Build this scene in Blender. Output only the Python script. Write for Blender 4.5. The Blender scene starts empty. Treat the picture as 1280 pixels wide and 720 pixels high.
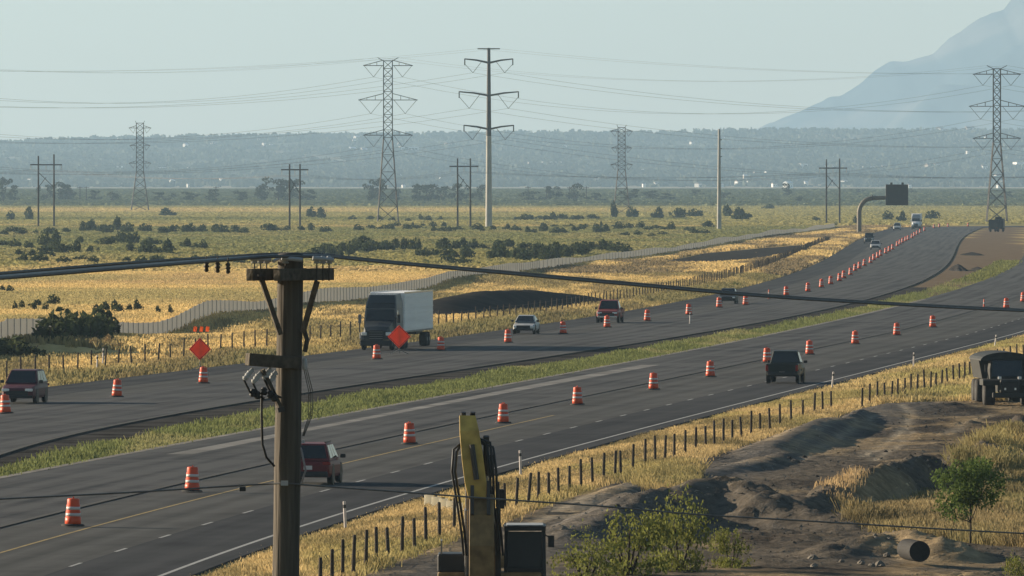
import bpy, math, random
import numpy as np
from mathutils import Vector, Matrix

random.seed(7)
rng = np.random.default_rng(7)
scene = bpy.context.scene
COL = scene.collection

# ---------------------------------------------------------------- camera, sky, sun, exposure
F, H, YH = 12000.0, 12.0, 230.0           # focal length in photo pixels, lens height, horizon row
cam_data = bpy.data.cameras.new('camera')
cam_data.sensor_width = 36.0
cam_data.lens = F / 1280.0 * 36.0
cam_data.clip_start, cam_data.clip_end = 1.0, 80000.0
cam = bpy.data.objects.new('camera', cam_data)
COL.objects.link(cam)
cam.location = (0, 0, H)
cam.rotation_euler = (math.radians(90) - math.atan((360 - YH) / F), 0, 0)
scene.camera = cam

SUN_AZ, SUN_EL = -64.0, 14.0              # degrees from the view direction (left is negative), elevation
world = bpy.data.worlds.new('World')
scene.world = world
world.use_nodes = True
wn, wl = world.node_tree.nodes, world.node_tree.links
sky = wn.new('ShaderNodeTexSky')
sky.sky_type = 'NISHITA'
sky.sun_disc = False
sky.sun_elevation = math.radians(SUN_EL)
sky.sun_rotation = math.radians(SUN_AZ)
sky.altitude = 1300
sky.air_density, sky.dust_density, sky.ozone_density = 1.6, 0.9, 3.0
wl.new(sky.outputs[0], wn['Background'].inputs[0])
wn['Background'].inputs[1].default_value = 0.05

sun_data = bpy.data.lights.new('sun', 'SUN')
sun_data.energy = 5.0
sun_data.angle = math.radians(0.6)
sun_data.color = (1.0, 0.83, 0.62)
sun = bpy.data.objects.new('sun', sun_data)
COL.objects.link(sun)
az, el = math.radians(SUN_AZ), math.radians(SUN_EL)
to_sun = Vector((math.sin(az) * math.cos(el), math.cos(az) * math.cos(el), math.sin(el)))
sun.rotation_euler = to_sun.to_track_quat('Z', 'Y').to_euler()

vs = scene.view_settings
vs.view_transform, vs.look, vs.gamma, vs.use_curve_mapping = 'Standard', 'None', 1.0, False
vs.exposure = 1.15
cy = scene.cycles
cy.use_denoising = True
cy.volume_bounces = 1
cy.max_bounces = 8
cy.transparent_max_bounces = 16

# ---------------------------------------------------------------- helpers
def G(px, py, z=0.0):
    """Photo pixel -> point on the level z."""
    d = F * (H - z) / (py - YH)
    return ((px - 640.0) * d / F, d, z)

def Q(px, py, d):
    """Photo pixel at distance d -> point."""
    return ((px - 640.0) * d / F, d, H - (py - YH) * d / F)

def vnoise(x, y, seed=0):
    x, y = np.asarray(x, float), np.asarray(y, float)
    xi, yi = np.floor(x).astype(np.int64), np.floor(y).astype(np.int64)
    fx, fy = x - xi, y - yi
    fx, fy = fx * fx * (3 - 2 * fx), fy * fy * (3 - 2 * fy)
    def h(a, b):
        n = (a * 374761393 + b * 668265263 + seed * 2147483647) & 0x7fffffff
        n = ((n ^ (n >> 13)) * 1274126177) & 0x7fffffff
        return ((n ^ (n >> 16)) & 0xffff) / 65535.0
    return (h(xi, yi) * (1 - fx) + h(xi + 1, yi) * fx) * (1 - fy) + (h(xi, yi + 1) * (1 - fx) + h(xi + 1, yi + 1) * fx) * fy

def fbm(x, y, oct=4, seed=0):
    v, a, s = 0, 0.5, 1.0
    for k in range(oct):
        v = v + a * (vnoise(np.asarray(x) * s, np.asarray(y) * s, seed + k * 17) - 0.5)
        a *= 0.5; s *= 2.03
    return v

def tag(o, label=None, cat=None, group=None, kind=None):
    if label: o['label'] = label
    if cat: o['category'] = cat
    if group: o['group'] = group
    if kind: o['kind'] = kind
    return o

def empty(name, loc, rz=0.0, label=None, cat=None, group=None):
    o = bpy.data.objects.new(name, None)
    COL.objects.link(o)
    o.location = loc
    o.rotation_euler = (0, 0, rz)
    o.empty_display_size = 0.2
    return tag(o, label, cat, group)

def link(name, me, parent=None, loc=None):
    o = bpy.data.objects.new(name, me)
    COL.objects.link(o)
    if parent: o.parent = parent
    if loc is not None: o.location = loc
    return o

def copy_tree(o, parent=None):
    c = o.copy()
    COL.objects.link(c)
    c.parent = parent
    for ch in list(o.children):
        copy_tree(ch, c)
    return c

class MB:
    """Collects shapes, then links them as one mesh object."""
    def __init__(self): self.v, self.f, self.s = [], [], []
    def add(self, vs, fs, smooth=False):
        b = len(self.v)
        self.v += [tuple(p) for p in vs]
        self.f += [tuple(b + i for i in f) for f in fs]
        self.s += [smooth] * len(fs)
        return self
    def box(self, c, s, rz=0.0, m=None):
        x, y, z = s[0] / 2, s[1] / 2, s[2] / 2
        ps = [Vector(p) for p in ((-x,-y,-z),(x,-y,-z),(x,y,-z),(-x,y,-z),(-x,-y,z),(x,-y,z),(x,y,z),(-x,y,z))]
        R = m if m is not None else Matrix.Rotation(rz, 3, 'Z')
        return self.add([R @ p + Vector(c) for p in ps], [(0,3,2,1),(4,5,6,7),(0,1,5,4),(1,2,6,5),(2,3,7,6),(3,0,4,7)])
    def bar(self, a, b, w, h=None, up=(0,0,1)):
        a, b = Vector(a), Vector(b)
        d = (b - a); L = d.length
        if L < 1e-6: return self
        d.normalize()
        s = d.cross(Vector(up))
        if s.length < 1e-4: s = d.cross(Vector((1,0,0)))
        s.normalize(); u = s.cross(d)
        h = h or w
        ps = []
        for p in (a, b):
            for i, j in ((-1,-1),(1,-1),(1,1),(-1,1)):
                ps.append(p + s * (i * w / 2) + u * (j * h / 2))
        return self.add(ps, [(0,1,2,3),(7,6,5,4),(0,4,5,1),(1,5,6,2),(2,6,7,3),(3,7,4,0)])
    def tube(self, pts, r, n=8, cap=True):
        pts = [Vector(p) for p in pts]
        rs = r if isinstance(r, (list, tuple)) else [r] * len(pts)
        V, Fc = [], []
        ref = None
        for k, p in enumerate(pts):
            d = (pts[min(k + 1, len(pts) - 1)] - pts[max(k - 1, 0)]).normalized()
            if ref is None:
                ref = d.cross(Vector((0.13, 0.21, 1)))
                if ref.length < 1e-3: ref = d.cross(Vector((1, 0.1, 0)))
            s = (ref - d * ref.dot(d)).normalized(); ref = s
            u = d.cross(s)
            for i in range(n):
                t = 2 * math.pi * i / n
                V.append(p + (s * math.cos(t) + u * math.sin(t)) * rs[k])
        for k in range(len(pts) - 1):
            for i in range(n):
                j = (i + 1) % n
                Fc.append((k*n+i, k*n+j, (k+1)*n+j, (k+1)*n+i))
        self.add(V, Fc, True)
        if cap:
            b = len(V)
            self.add(V[:n], [tuple(range(n))[::-1]]); self.add(V[b-n:], [tuple(range(n))])
        return self
    def lathe(self, prof, n=16, c=(0,0,0), smooth=True):
        V, Fc = [], []
        for r, z in prof:
            for i in range(n):
                t = 2 * math.pi * i / n
                V.append((c[0] + r * math.cos(t), c[1] + r * math.sin(t), c[2] + z))
        m = len(prof)
        for k in range(m - 1):
            for i in range(n):
                j = (i + 1) % n
                Fc.append((k*n+i, k*n+j, (k+1)*n+j, (k+1)*n+i))
        self.add(V, Fc, smooth)
        self.add(V[:n], [tuple(range(n))[::-1]]); self.add(V[-n:], [tuple(range(n))])
        return self
    def prism(self, prof, x0, x1, axis='x'):
        """profile (a, z) extruded along an axis."""
        n = len(prof)
        if axis == 'x': V = [(x0, a, z) for a, z in prof] + [(x1, a, z) for a, z in prof]
        else: V = [(a, x0, z) for a, z in prof] + [(a, x1, z) for a, z in prof]
        Fc = [tuple(range(n)), tuple(range(2*n-1, n-1, -1))]
        for i in range(n):
            j = (i + 1) % n
            Fc.append((i, i+n, j+n, j))
        return self.add(V, Fc)
    def loft(self, secs, closed=True, smooth=False, caps=True):
        n = len(secs[0])
        V = [p for s in secs for p in s]
        Fc = []
        for k in range(len(secs) - 1):
            for i in range(n if closed else n - 1):
                j = (i + 1) % n
                Fc.append((k*n+i, k*n+j, (k+1)*n+j, (k+1)*n+i))
        self.add(V, Fc, smooth)
        if caps:
            self.add(secs[0], [tuple(range(n))[::-1]]); self.add(secs[-1], [tuple(range(n))])
        return self
    def mesh(self, name, mat):
        me = bpy.data.meshes.new(name)
        me.from_pydata([tuple(p) for p in self.v], [], self.f)
        me.polygons.foreach_set('use_smooth', self.s)
        if mat: me.materials.append(mat)
        me.update()
        return me
    def build(self, name, mat, parent=None, loc=None, bevel=0):
        o = link(name, self.mesh(name, mat), parent, loc)
        if bevel:
            b = o.modifiers.new('bevel', 'BEVEL'); b.width = bevel; b.segments = 2; b.limit_method = 'ANGLE'
        return o

def np_mesh(name, V, Fq, mat, smooth=False, colors=None, parent=None):
    """Fast mesh from numpy arrays; Fq is (n,3) or (n,4)."""
    me = bpy.data.meshes.new(name)
    k = Fq.shape[1]
    me.vertices.add(len(V)); me.vertices.foreach_set('co', np.asarray(V, np.float32).ravel())
    me.loops.add(len(Fq) * k); me.loops.foreach_set('vertex_index', np.asarray(Fq, np.int32).ravel())
    me.polygons.add(len(Fq)); me.polygons.foreach_set('loop_start', np.arange(0, len(Fq) * k, k, dtype=np.int32))
    me.polygons.foreach_set('loop_total', np.full(len(Fq), k, np.int32))
    me.polygons.foreach_set('use_smooth', np.full(len(Fq), smooth))
    if colors is not None:
        a = me.color_attributes.new('tint', 'FLOAT_COLOR', 'POINT')
        c = np.ones((len(V), 4), np.float32); c[:, :3] = colors
        a.data.foreach_set('color', c.ravel())
    if mat: me.materials.append(mat)
    me.update(calc_edges=True)
    return link(name, me, parent)

def grid_faces(nx, ny):
    i = np.arange(ny - 1)[:, None] * nx + np.arange(nx - 1)[None, :]
    i = i.ravel()
    return np.stack([i, i + 1, i + nx + 1, i + nx], 1)

# ---------------------------------------------------------------- materials
MATS = {}
def mat(name, color, rough=0.7, metal=0.0, var=0.25, scale=6.0, spec=0.3, bump=0.0, stretch=None, coat=0.0):
    if name in MATS: return MATS[name]
    m = bpy.data.materials.new(name); m.use_nodes = True
    n, l = m.node_tree.nodes, m.node_tree.links
    p = n['Principled BSDF']
    p.inputs['Roughness'].default_value = rough
    p.inputs['Metallic'].default_value = metal
    p.inputs['Specular IOR Level'].default_value = spec
    p.inputs['Coat Weight'].default_value = coat
    tc = n.new('ShaderNodeTexCoord')
    src = tc.outputs['Object']
    if stretch:
        mp = n.new('ShaderNodeMapping'); mp.inputs['Scale'].default_value = stretch
        l.new(src, mp.inputs[0]); src = mp.outputs[0]
    nz = n.new('ShaderNodeTexNoise'); nz.inputs['Scale'].default_value = scale; nz.inputs['Detail'].default_value = 6
    l.new(src, nz.inputs['Vector'])
    r = n.new('ShaderNodeValToRGB')
    r.color_ramp.elements[0].position, r.color_ramp.elements[1].position = 0.3, 0.7
    r.color_ramp.elements[0].color = tuple(c * (1 - var) for c in color) + (1,)
    r.color_ramp.elements[1].color = tuple(min(1, c * (1 + var)) for c in color) + (1,)
    l.new(nz.outputs['Fac'], r.inputs[0]); l.new(r.outputs[0], p.inputs['Base Color'])
    if bump:
        b = n.new('ShaderNodeBump'); b.inputs['Strength'].default_value = bump; b.inputs['Distance'].default_value = 0.05
        l.new(nz.outputs['Fac'], b.inputs['Height']); l.new(b.outputs[0], p.inputs['Normal'])
    MATS[name] = m
    return m

def tint_mat(name, var=0.3, scale=0.8, rough=0.95, translucent=0.0, bump=0.0, spec=0.0):
    """Colour from the mesh's own tint attribute, broken up by world-space noise."""
    m = bpy.data.materials.new(name); m.use_nodes = True
    n, l = m.node_tree.nodes, m.node_tree.links
    p = n['Principled BSDF']
    p.inputs['Roughness'].default_value = rough
    p.inputs['Specular IOR Level'].default_value = spec
    at = n.new('ShaderNodeAttribute'); at.attribute_name = 'tint'
    tc = n.new('ShaderNodeTexCoord')
    nz = n.new('ShaderNodeTexNoise'); nz.inputs['Scale'].default_value = scale; nz.inputs['Detail'].default_value = 8
    nz.inputs['Roughness'].default_value = 0.65
    l.new(tc.outputs['Object'], nz.inputs['Vector'])
    mr = n.new('ShaderNodeMapRange'); mr.inputs['From Min'].default_value = 0.25; mr.inputs['From Max'].default_value = 0.75
    mr.inputs['To Min'].default_value = 1 - var; mr.inputs['To Max'].default_value = 1 + var
    l.new(nz.outputs['Fac'], mr.inputs['Value'])
    mx = n.new('ShaderNodeVectorMath'); mx.operation = 'SCALE'
    l.new(at.outputs['Color'], mx.inputs[0]); l.new(mr.outputs[0], mx.inputs['Scale'])
    l.new(mx.outputs[0], p.inputs['Base Color'])
    if bump:
        b = n.new('ShaderNodeBump'); b.inputs['Strength'].default_value = bump; b.inputs['Distance'].default_value = 0.15
        l.new(nz.outputs['Fac'], b.inputs['Height']); l.new(b.outputs[0], p.inputs['Normal'])
    if translucent:
        t = n.new('ShaderNodeBsdfTranslucent'); l.new(mx.outputs[0], t.inputs['Color'])
        ms = n.new('ShaderNodeMixShader'); ms.inputs[0].default_value = translucent
        l.new(p.outputs[0], ms.inputs[1]); l.new(t.outputs[0], ms.inputs[2])
        l.new(ms.outputs[0], n['Material Output'].inputs['Surface'])
    return m

def asphalt(name, color, dusty, streak=0.5):
    """Asphalt: fine grain, long streaks along the road, pale dusty wear."""
    m = bpy.data.materials.new(name); m.use_nodes = True
    n, l = m.node_tree.nodes, m.node_tree.links
    p = n['Principled BSDF']; p.inputs['Roughness'].default_value = 0.92; p.inputs['Specular IOR Level'].default_value = 0.03
    uv = n.new('ShaderNodeAttribute'); uv.attribute_name = 'along'      # x = metres across, y = metres along
    mp = n.new('ShaderNodeMapping'); mp.inputs['Scale'].default_value = (1.3, 0.012, 1)
    l.new(uv.outputs['Vector'], mp.inputs[0])
    n1 = n.new('ShaderNodeTexNoise'); n1.inputs['Scale'].default_value = 1.0; n1.inputs['Detail'].default_value = 5
    l.new(mp.outputs[0], n1.inputs['Vector'])
    tc = n.new('ShaderNodeTexCoord')
    n2 = n.new('ShaderNodeTexNoise'); n2.inputs['Scale'].default_value = 0.12; n2.inputs['Detail'].default_value = 8; n2.inputs['Roughness'].default_value = 0.7
    l.new(tc.outputs['Object'], n2.inputs['Vector'])
    sx = n.new('ShaderNodeSeparateXYZ'); l.new(uv.outputs['Vector'], sx.inputs[0])
    wv = n.new('ShaderNodeMath'); wv.operation = 'MULTIPLY'; wv.inputs[1].default_value = 2 * math.pi / 1.82; l.new(sx.outputs['X'], wv.inputs[0])
    sn = n.new('ShaderNodeMath'); sn.operation = 'SINE'; l.new(wv.outputs[0], sn.inputs[0])
    ws = n.new('ShaderNodeMath'); ws.operation = 'MULTIPLY_ADD'; ws.inputs[1].default_value = 0.05; l.new(sn.outputs[0], ws.inputs[0]); l.new(n2.outputs['Fac'], ws.inputs[2])
    add = n.new('ShaderNodeMath'); add.operation = 'MULTIPLY_ADD'; add.inputs[1].default_value = streak
    l.new(n1.outputs['Fac'], add.inputs[0]); l.new(ws.outputs[0], add.inputs[2])
    r = n.new('ShaderNodeValToRGB')
    e = r.color_ramp.elements
    e[0].position, e[1].position = 0.4 + streak * 0.3, 0.75 + streak * 0.55
    e[0].color = tuple(color) + (1,); e[1].color = tuple(dusty) + (1,)
    l.new(add.outputs[0], r.inputs[0]); l.new(r.outputs[0], p.inputs['Base Color'])
    return m

M_ground = tint_mat('ground_soil', var=0.35, scale=0.35, bump=0.3)
M_dirt = tint_mat('graded_dirt', var=0.55, scale=1.6, bump=1.0)
M_grass = tint_mat('grass_blades', var=0.3, scale=0.25, translucent=0.4)
M_leaf = tint_mat('leaves', var=0.35, scale=1.2, translucent=0.3)
M_farleaf = tint_mat('far_leaves', var=0.3, scale=0.2, translucent=0.15)
M_hill = tint_mat('wooded_slope', var=0.75, scale=0.03, bump=0.0)
M_mtn = tint_mat('mountain_rock', var=0.35, scale=0.003)
A_dark = asphalt('new_asphalt', (0.027, 0.028, 0.032), (0.062, 0.063, 0.064), 0.7)
A_mid = asphalt('grey_asphalt', (0.050, 0.050, 0.048), (0.095, 0.094, 0.090), 0.7)
A_wide = asphalt('dusty_asphalt', (0.033, 0.034, 0.037), (0.092, 0.092, 0.091), 0.8)
A_lane2 = asphalt('worn_dark_asphalt', (0.028, 0.029, 0.032), (0.056, 0.057, 0.059), 0.7)
M_white = mat('road_white', (0.30, 0.30, 0.285), 0.8, var=0.2, scale=2)
M_yellow = mat('road_yellow', (0.26, 0.185, 0.06), 0.8, var=0.3, scale=1.5)
M_orange = mat('drum_orange', (0.62, 0.075, 0.02), 0.45, var=0.12, scale=3)
M_band = mat('reflective_white', (0.55, 0.50, 0.47), 0.4, var=0.1, scale=5)
M_sign = mat('sign_orange', (0.85, 0.13, 0.03), 0.5, var=0.06)
_n, _l = M_sign.node_tree.nodes, M_sign.node_tree.links                      # thin roll-up vinyl glows with the sun behind it
_t = _n.new('ShaderNodeBsdfTranslucent'); _t.inputs['Color'].default_value = (0.95, 0.13, 0.02, 1)
_m = _n.new('ShaderNodeMixShader'); _m.inputs[0].default_value = 0.3
_l.new(_n['Principled BSDF'].outputs[0], _m.inputs[1]); _l.new(_t.outputs[0], _m.inputs[2]); _l.new(_m.outputs[0], _n['Material Output'].inputs['Surface'])
M_rubber = mat('black_rubber', (0.022, 0.021, 0.02), 0.85, var=0.2)
M_black = mat('black_plastic', (0.02, 0.02, 0.021), 0.5, var=0.1)
M_glass = mat('dark_glass', (0.012, 0.015, 0.017), 0.08, var=0.05, spec=0.5)
M_steel = mat('galvanised_steel', (0.20, 0.20, 0.19), 0.55, 0.4, var=0.2, scale=0.7)
M_dsteel = mat('weathered_steel', (0.055, 0.05, 0.045), 0.6, 0.3, var=0.2, scale=0.5)
M_pale = mat('pale_pole', (0.34, 0.33, 0.29), 0.7, var=0.15, scale=0.4)
M_wood = mat('pole_wood', (0.076, 0.065, 0.051), 0.9, var=0.4, scale=14, bump=0.8, stretch=(1, 1, 0.06))
M_wood2 = mat('crossarm_wood', (0.085, 0.072, 0.055), 0.9, var=0.35, scale=12, bump=0.5)
M_post = mat('post_wood', (0.05, 0.038, 0.028), 0.9, var=0.4, scale=8, stretch=(1, 1, 0.2))
M_hpole = mat('far_pole_wood', (0.045, 0.037, 0.03), 0.9, var=0.2, scale=2)
M_chrome = mat('bright_metal', (0.6, 0.6, 0.6), 0.25, 0.9, var=0.05)
M_lamp = mat('lamp_lens', (0.75, 0.75, 0.72), 0.15, 0.0, var=0.05, spec=0.6)
M_red = mat('red_lens', (0.22, 0.012, 0.01), 0.25, var=0.05)
M_fence = mat('grey_fence_fabric', (0.50, 0.50, 0.48), 0.9, var=0.10, scale=0.5)
_n, _l = M_fence.node_tree.nodes, M_fence.node_tree.links                     # woven fabric lets the low sun through
_t = _n.new('ShaderNodeBsdfTranslucent'); _t.inputs['Color'].default_value = (0.48, 0.47, 0.44, 1)
_m = _n.new('ShaderNodeMixShader'); _m.inputs[0].default_value = 0.5
_l.new(_n['Principled BSDF'].outputs[0], _m.inputs[1]); _l.new(_t.outputs[0], _m.inputs[2]); _l.new(_m.outputs[0], _n['Material Output'].inputs['Surface'])
M_ins = mat('grey_porcelain', (0.30, 0.31, 0.31), 0.35, var=0.1)
M_cable = mat('weathered_cable', (0.11, 0.11, 0.105), 0.6, 0.2, var=0.2)
M_alum = mat('aluminium_cable', (0.28, 0.28, 0.27), 0.5, 0.5, var=0.1)
M_wire = mat('conductor', (0.12, 0.12, 0.12), 0.6, 0.2, var=0.05)

# ---------------------------------------------------------------- road lines: X as a function of distance
def curve(pts, deg):
    d = np.array([G(*p)[1] for p in pts]); x = np.array([G(*p)[0] for p in pts])
    c = np.polyfit(np.log(d), x, deg)
    return lambda y: np.polyval(c, np.log(np.asarray(y, float)))

sb_left_px = [(58,485),(98,480),(196,466),(306,454),(447,435),(558,421),(637,409),(720,400),(779,392),(843,381),(901,367),(942,355),(1000,336),(1039,317),(1078,299),(1117,285),(1136,280)]
sb_right_px = [(0,563),(107,543),(153,532),(245,514),(320,500),(400,487),(519,469),(640,453),(753,437),(843,421),(913,408),(1000,393),(1056,381),(1089,374),(1139,359),(1167,339),(1194,314),(1219,288)]
nb_left_px = [(0,599),(82,581),(153,567),(245,550),(320,537),(426,520),(558,494),(637,479),(720,466),(867,438),(1000,409),(1056,398),(1111,385),(1167,371),(1194,362),(1236,350),(1258,337),(1280,314)]
white_px = [(202,720),(320,677),(376,659),(471,628),(560,601),(628,582),(760,546),(820,532),(920,508),(1016,482),(1100,459),(1200,434),(1280,415)]
_sl, _sr, _nl, _wh = curve(sb_left_px, 4), curve(sb_right_px, 4), curve(nb_left_px, 4), curve(white_px, 3)

D_FIT = 2300.0
def extend(fn, a, b):
    """The fitted line inside [a, b], straight on beyond."""
    sa, sb = float(fn(a + 5) - fn(a)) / 5, float(fn(b) - fn(b - 60)) / 60
    def g(y):
        y = np.asarray(y, float)
        return np.where(y < a, fn(a) + (y - a) * sa, np.where(y > b, fn(b) + (y - b) * sb, fn(np.clip(y, a, b))))
    return g
sl, sr, nl = extend(_sl, 560, 2700), extend(_sr, 430, 2500), extend(_nl, 390, 1700)
white_near = extend(_wh, 294, 770)
def white(y):
    y = np.asarray(y, float)
    return np.where(y < 770, white_near(y), nl(y) + float(white_near(770) - nl(770)))
def bend(y):                      # both roads swing right beyond 2600 m
    y = np.asarray(y, float)
    return np.clip(y - 2620, 0, None) ** 2 * 0.0016
for _n in ('sl', 'sr', 'nl', 'white'):
    globals()[_n] = (lambda f: (lambda y: f(y) + bend(y)))(globals()[_n])
dash = lambda y: white(y) - 3.6
yellow = lambda y: white(y) - 7.25
seam = lambda y: white(y) - 10.6

# fence of grey fabric: plan line fitted, base height from the photograph
gf_px = [(0,427),(60,426),(153,423),(196,422),(220,416),(260,402),(287,401),(320,398),(400,383),(453,377),(569,356),(637,344),(680,338),(738,330),(805,323),(861,314),(957,297),(1010,291)]
_gx = np.array([G(*p)[0] for p in gf_px]); _gd = np.array([G(*p)[1] for p in gf_px])
_gc = np.polyfit(_gd[4:], _gx[4:], 2)
gfx = lambda y: np.polyval(_gc, np.asarray(y, float))
_ys = np.linspace(560, 2600, 4000)
_gz = []
for (px, py) in gf_px:
    k = np.argmin(np.abs((px - 640) * _ys / F - gfx(_ys)))
    _gz.append((_ys[k], H - (py - YH) * _ys[k] / F))
_gz = np.array(sorted(_gz))
def gfz(y):
    return np.interp(y, _gz[:, 0], np.clip(_gz[:, 1], -0.9, 1.2), left=0.0, right=0.0)

# ---------------------------------------------------------------- terrain heights
def seg_field(X, Y, pts):
    """distance to a polyline and interpolated crest height."""
    best = np.full(X.shape, 1e9); hz = np.zeros(X.shape)
    for (a, b) in zip(pts[:-1], pts[1:]):
        ax, ay, az_ = a; bx, by, bz = b
        L2 = (bx - ax) ** 2 + (by - ay) ** 2
        t = np.clip(((X - ax) * (bx - ax) + (Y - ay) * (by - ay)) / L2, 0, 1)
        dd = np.hypot(X - ax - t * (bx - ax), (Y - ay - t * (by - ay)))
        m = dd < best
        best = np.where(m, dd, best); hz = np.where(m, az_ + t * (bz - az_), hz)
    return best, hz

def ridge(X, Y, pts, w, lump=0.0, seed=1, ystretch=1.0):
    pts = [(x, y / ystretch, z) for x, y, z in pts]
    d, h = seg_field(X, Y / ystretch, pts)
    if lump:
        d = d + lump * 2.2 * fbm(X * 0.8, Y * 0.8, 3, seed)
    t = np.clip(1 - np.abs(d) / w, 0, 1)
    return h * (t * t * (3 - 2 * t))

R_EARTH = [  # (pixel, pixel row, distance) crest points, half-width, lumpiness, stretch along the view
    ([(700,664,316),(760,640,328),(800,619,336),(870,606,338),(905,602,340),(960,624,336),(1040,646,333),(1110,668,328)], 3.0, 0.6, 1.1),
    ([(800,612,378),(840,598,386),(880,590,394),(940,578,404),(965,572,412)], 1.4, 0.4, 1.8),
    ([(1005,626,343),(1050,605,352),(1090,592,360),(1130,580,368),(1160,573,374),(1195,580,371)], 1.7, 0.35, 1.4),
    ([(940,586,401),(1000,556,431),(1045,532,461),(1075,511,492)], .9, 0.3, 2.0),
    ([(1225,566,405),(1255,543,420),(1290,520,436),(1350,503,450)], 2.4, 0.4, 1.6),
    ([(1195,590,376),(1240,577,388),(1300,570,392)], 1.4, 0.5, 1.4),
    ([(1040,688,306),(1090,676,308),(1125,668,310),(1180,678,306)], 2.0, 0.4, 2.0),
    ([(640,700,306),(700,672,318)], 1.6, 0.3, 4.0),
    ([(1060,516,492),(1120,505,505),(1230,504,512),(1320,503,514)], 4.5, 0.1, 3.0),
    ([(800,592,396),(830,586,402),(858,586,404)], 2.0, 0.2, 3.0),
    ([(690,626,356),(745,606,367),(788,597,377)], 2.0, 0.05, 2.2),
    ([(955,558,422),(1000,537,444),(1030,523,464),(1058,521,470)], 2.3, 0.05, 2.2),
]
R_EARTH = [([Q(*p) for p in pts], w, l, s) for pts, w, l, s in R_EARTH]
R_LEFT = [
    ([(545,376,885),(600,364,905),(660,362,940),(712,368,975)], 5.5, 0.35, 4.0),       # dark spoil heap behind the left fence
    ([(560,352,1130),(620,350,1160),(690,352,1180),(740,355,1190)], 6.0, 0.2, 10.0),
    ([(770,331,1400),(860,330,1440),(930,333,1450)], 7.0, 0.2, 12.0),
    ([(250,395,830),(330,392,860),(420,382,930)], 5.0, 0.1, 10.0),
]
R_LEFT = [([Q(*p) for p in pts], w, l, s) for pts, w, l, s in R_LEFT]

right_fence_px = [(503,695.5),(515,688),(530.5,683),(543.7,675),(558.7,667),(576,660),(590,654),(605,648.5),(620.7,643),(635,638),(652,633.5),(668,630),(682.7,626),(696,622),(711.7,618),(727,613),(740.7,608),(756,604),(770,599),(777.7,596.5),(790.7,591),(806.7,586),(820,582),(834,579),(847,575.5),(860,571),(873,567),(886,563),(898,560),(910.7,557),(921.7,553.5),(933.7,550),(945,546.5),(956,543),(967,539),(978,535),(989,530),(1000,525),(1011,520),(1021,517),(1031,514)]
right_fence_px = [(413,741),(425,734),(437,728),(448,722),(462,715),(474,709),(488,703)] + right_fence_px
_rfx = np.array([G(*p)[0] for p in right_fence_px]); _rfd = np.array([G(*p)[1] for p in right_fence_px])
_rfc = np.polyfit(_rfd, _rfx, 2)
rfx = lambda y: np.polyval(_rfc, np.asarray(y, float))

def terrain(X, Y):
    X, Y = np.asarray(X, float), np.asarray(Y, float)
    z = 0.22 * fbm(X * 0.12, Y * 0.03, 3, 3)
    # earthworks to the right
    e = np.zeros(X.shape)
    for pts, w, l, s in R_EARTH:
        e = np.maximum(e, ridge(X, Y, pts, w, l, 5, s)) + np.minimum(0, ridge(X, Y, pts, w, l, 5, s))
    wz = np.clip((X - rfx(np.clip(Y, 250, 560)) - 0.6) / 2.0, 0, 1) * np.clip((640 - Y) / 60, 0, 1)
    z = z + wz * e
    # left heaps
    for pts, w, l, s in R_LEFT:
        z = z + np.clip(ridge(X, Y, pts, w, l, 9, s), 0, None)
    near = (Y > 500) & (Y < 2700)
    z = np.where(near, z + gfz(Y) * np.exp(-((X - gfx(Y)) / 9.0) ** 2), z)
    # flat by the roads
    Yc = np.clip(Y, 250, 2750)
    Lf, Rt = sl(Yc), white(Yc)
    off = np.maximum(np.maximum(Lf - X, X - Rt), 0)
    k = np.clip(off / 5.0, 0, 1); k = k * k * (3 - 2 * k)
    inroad = Y < 2760
    z = np.where(inroad, z * k - 0.10 * (1 - k), z)
    far = np.clip((Y - 4300) / 3200, 0, 1)
    z = z * np.clip((6000 - Y) / 1500, 0.3, 1) + 7.0 * far * far * (3 - 2 * far)
    return z

# ---------------------------------------------------------------- ground colour zones (what grows or lies there)
GOLD = np.array((0.63, 0.465, 0.20)); OLIVE = np.array((0.25, 0.225, 0.085)); GREEN = np.array((0.10, 0.125, 0.045))
SAGE = np.array((0.085, 0.10, 0.055)); SOIL = np.array((0.110, 0.095, 0.076)); TAN = np.array((0.40, 0.285, 0.15)); DARKSOIL = np.array((0.062, 0.053, 0.044))
def mixc(a, b, t): return a * (1 - t)[..., None] + b * t[..., None]
def sstep(a, b, x):
    t = np.clip((x - a) / (b - a), 0, 1); return t * t * (3 - 2 * t)

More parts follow.
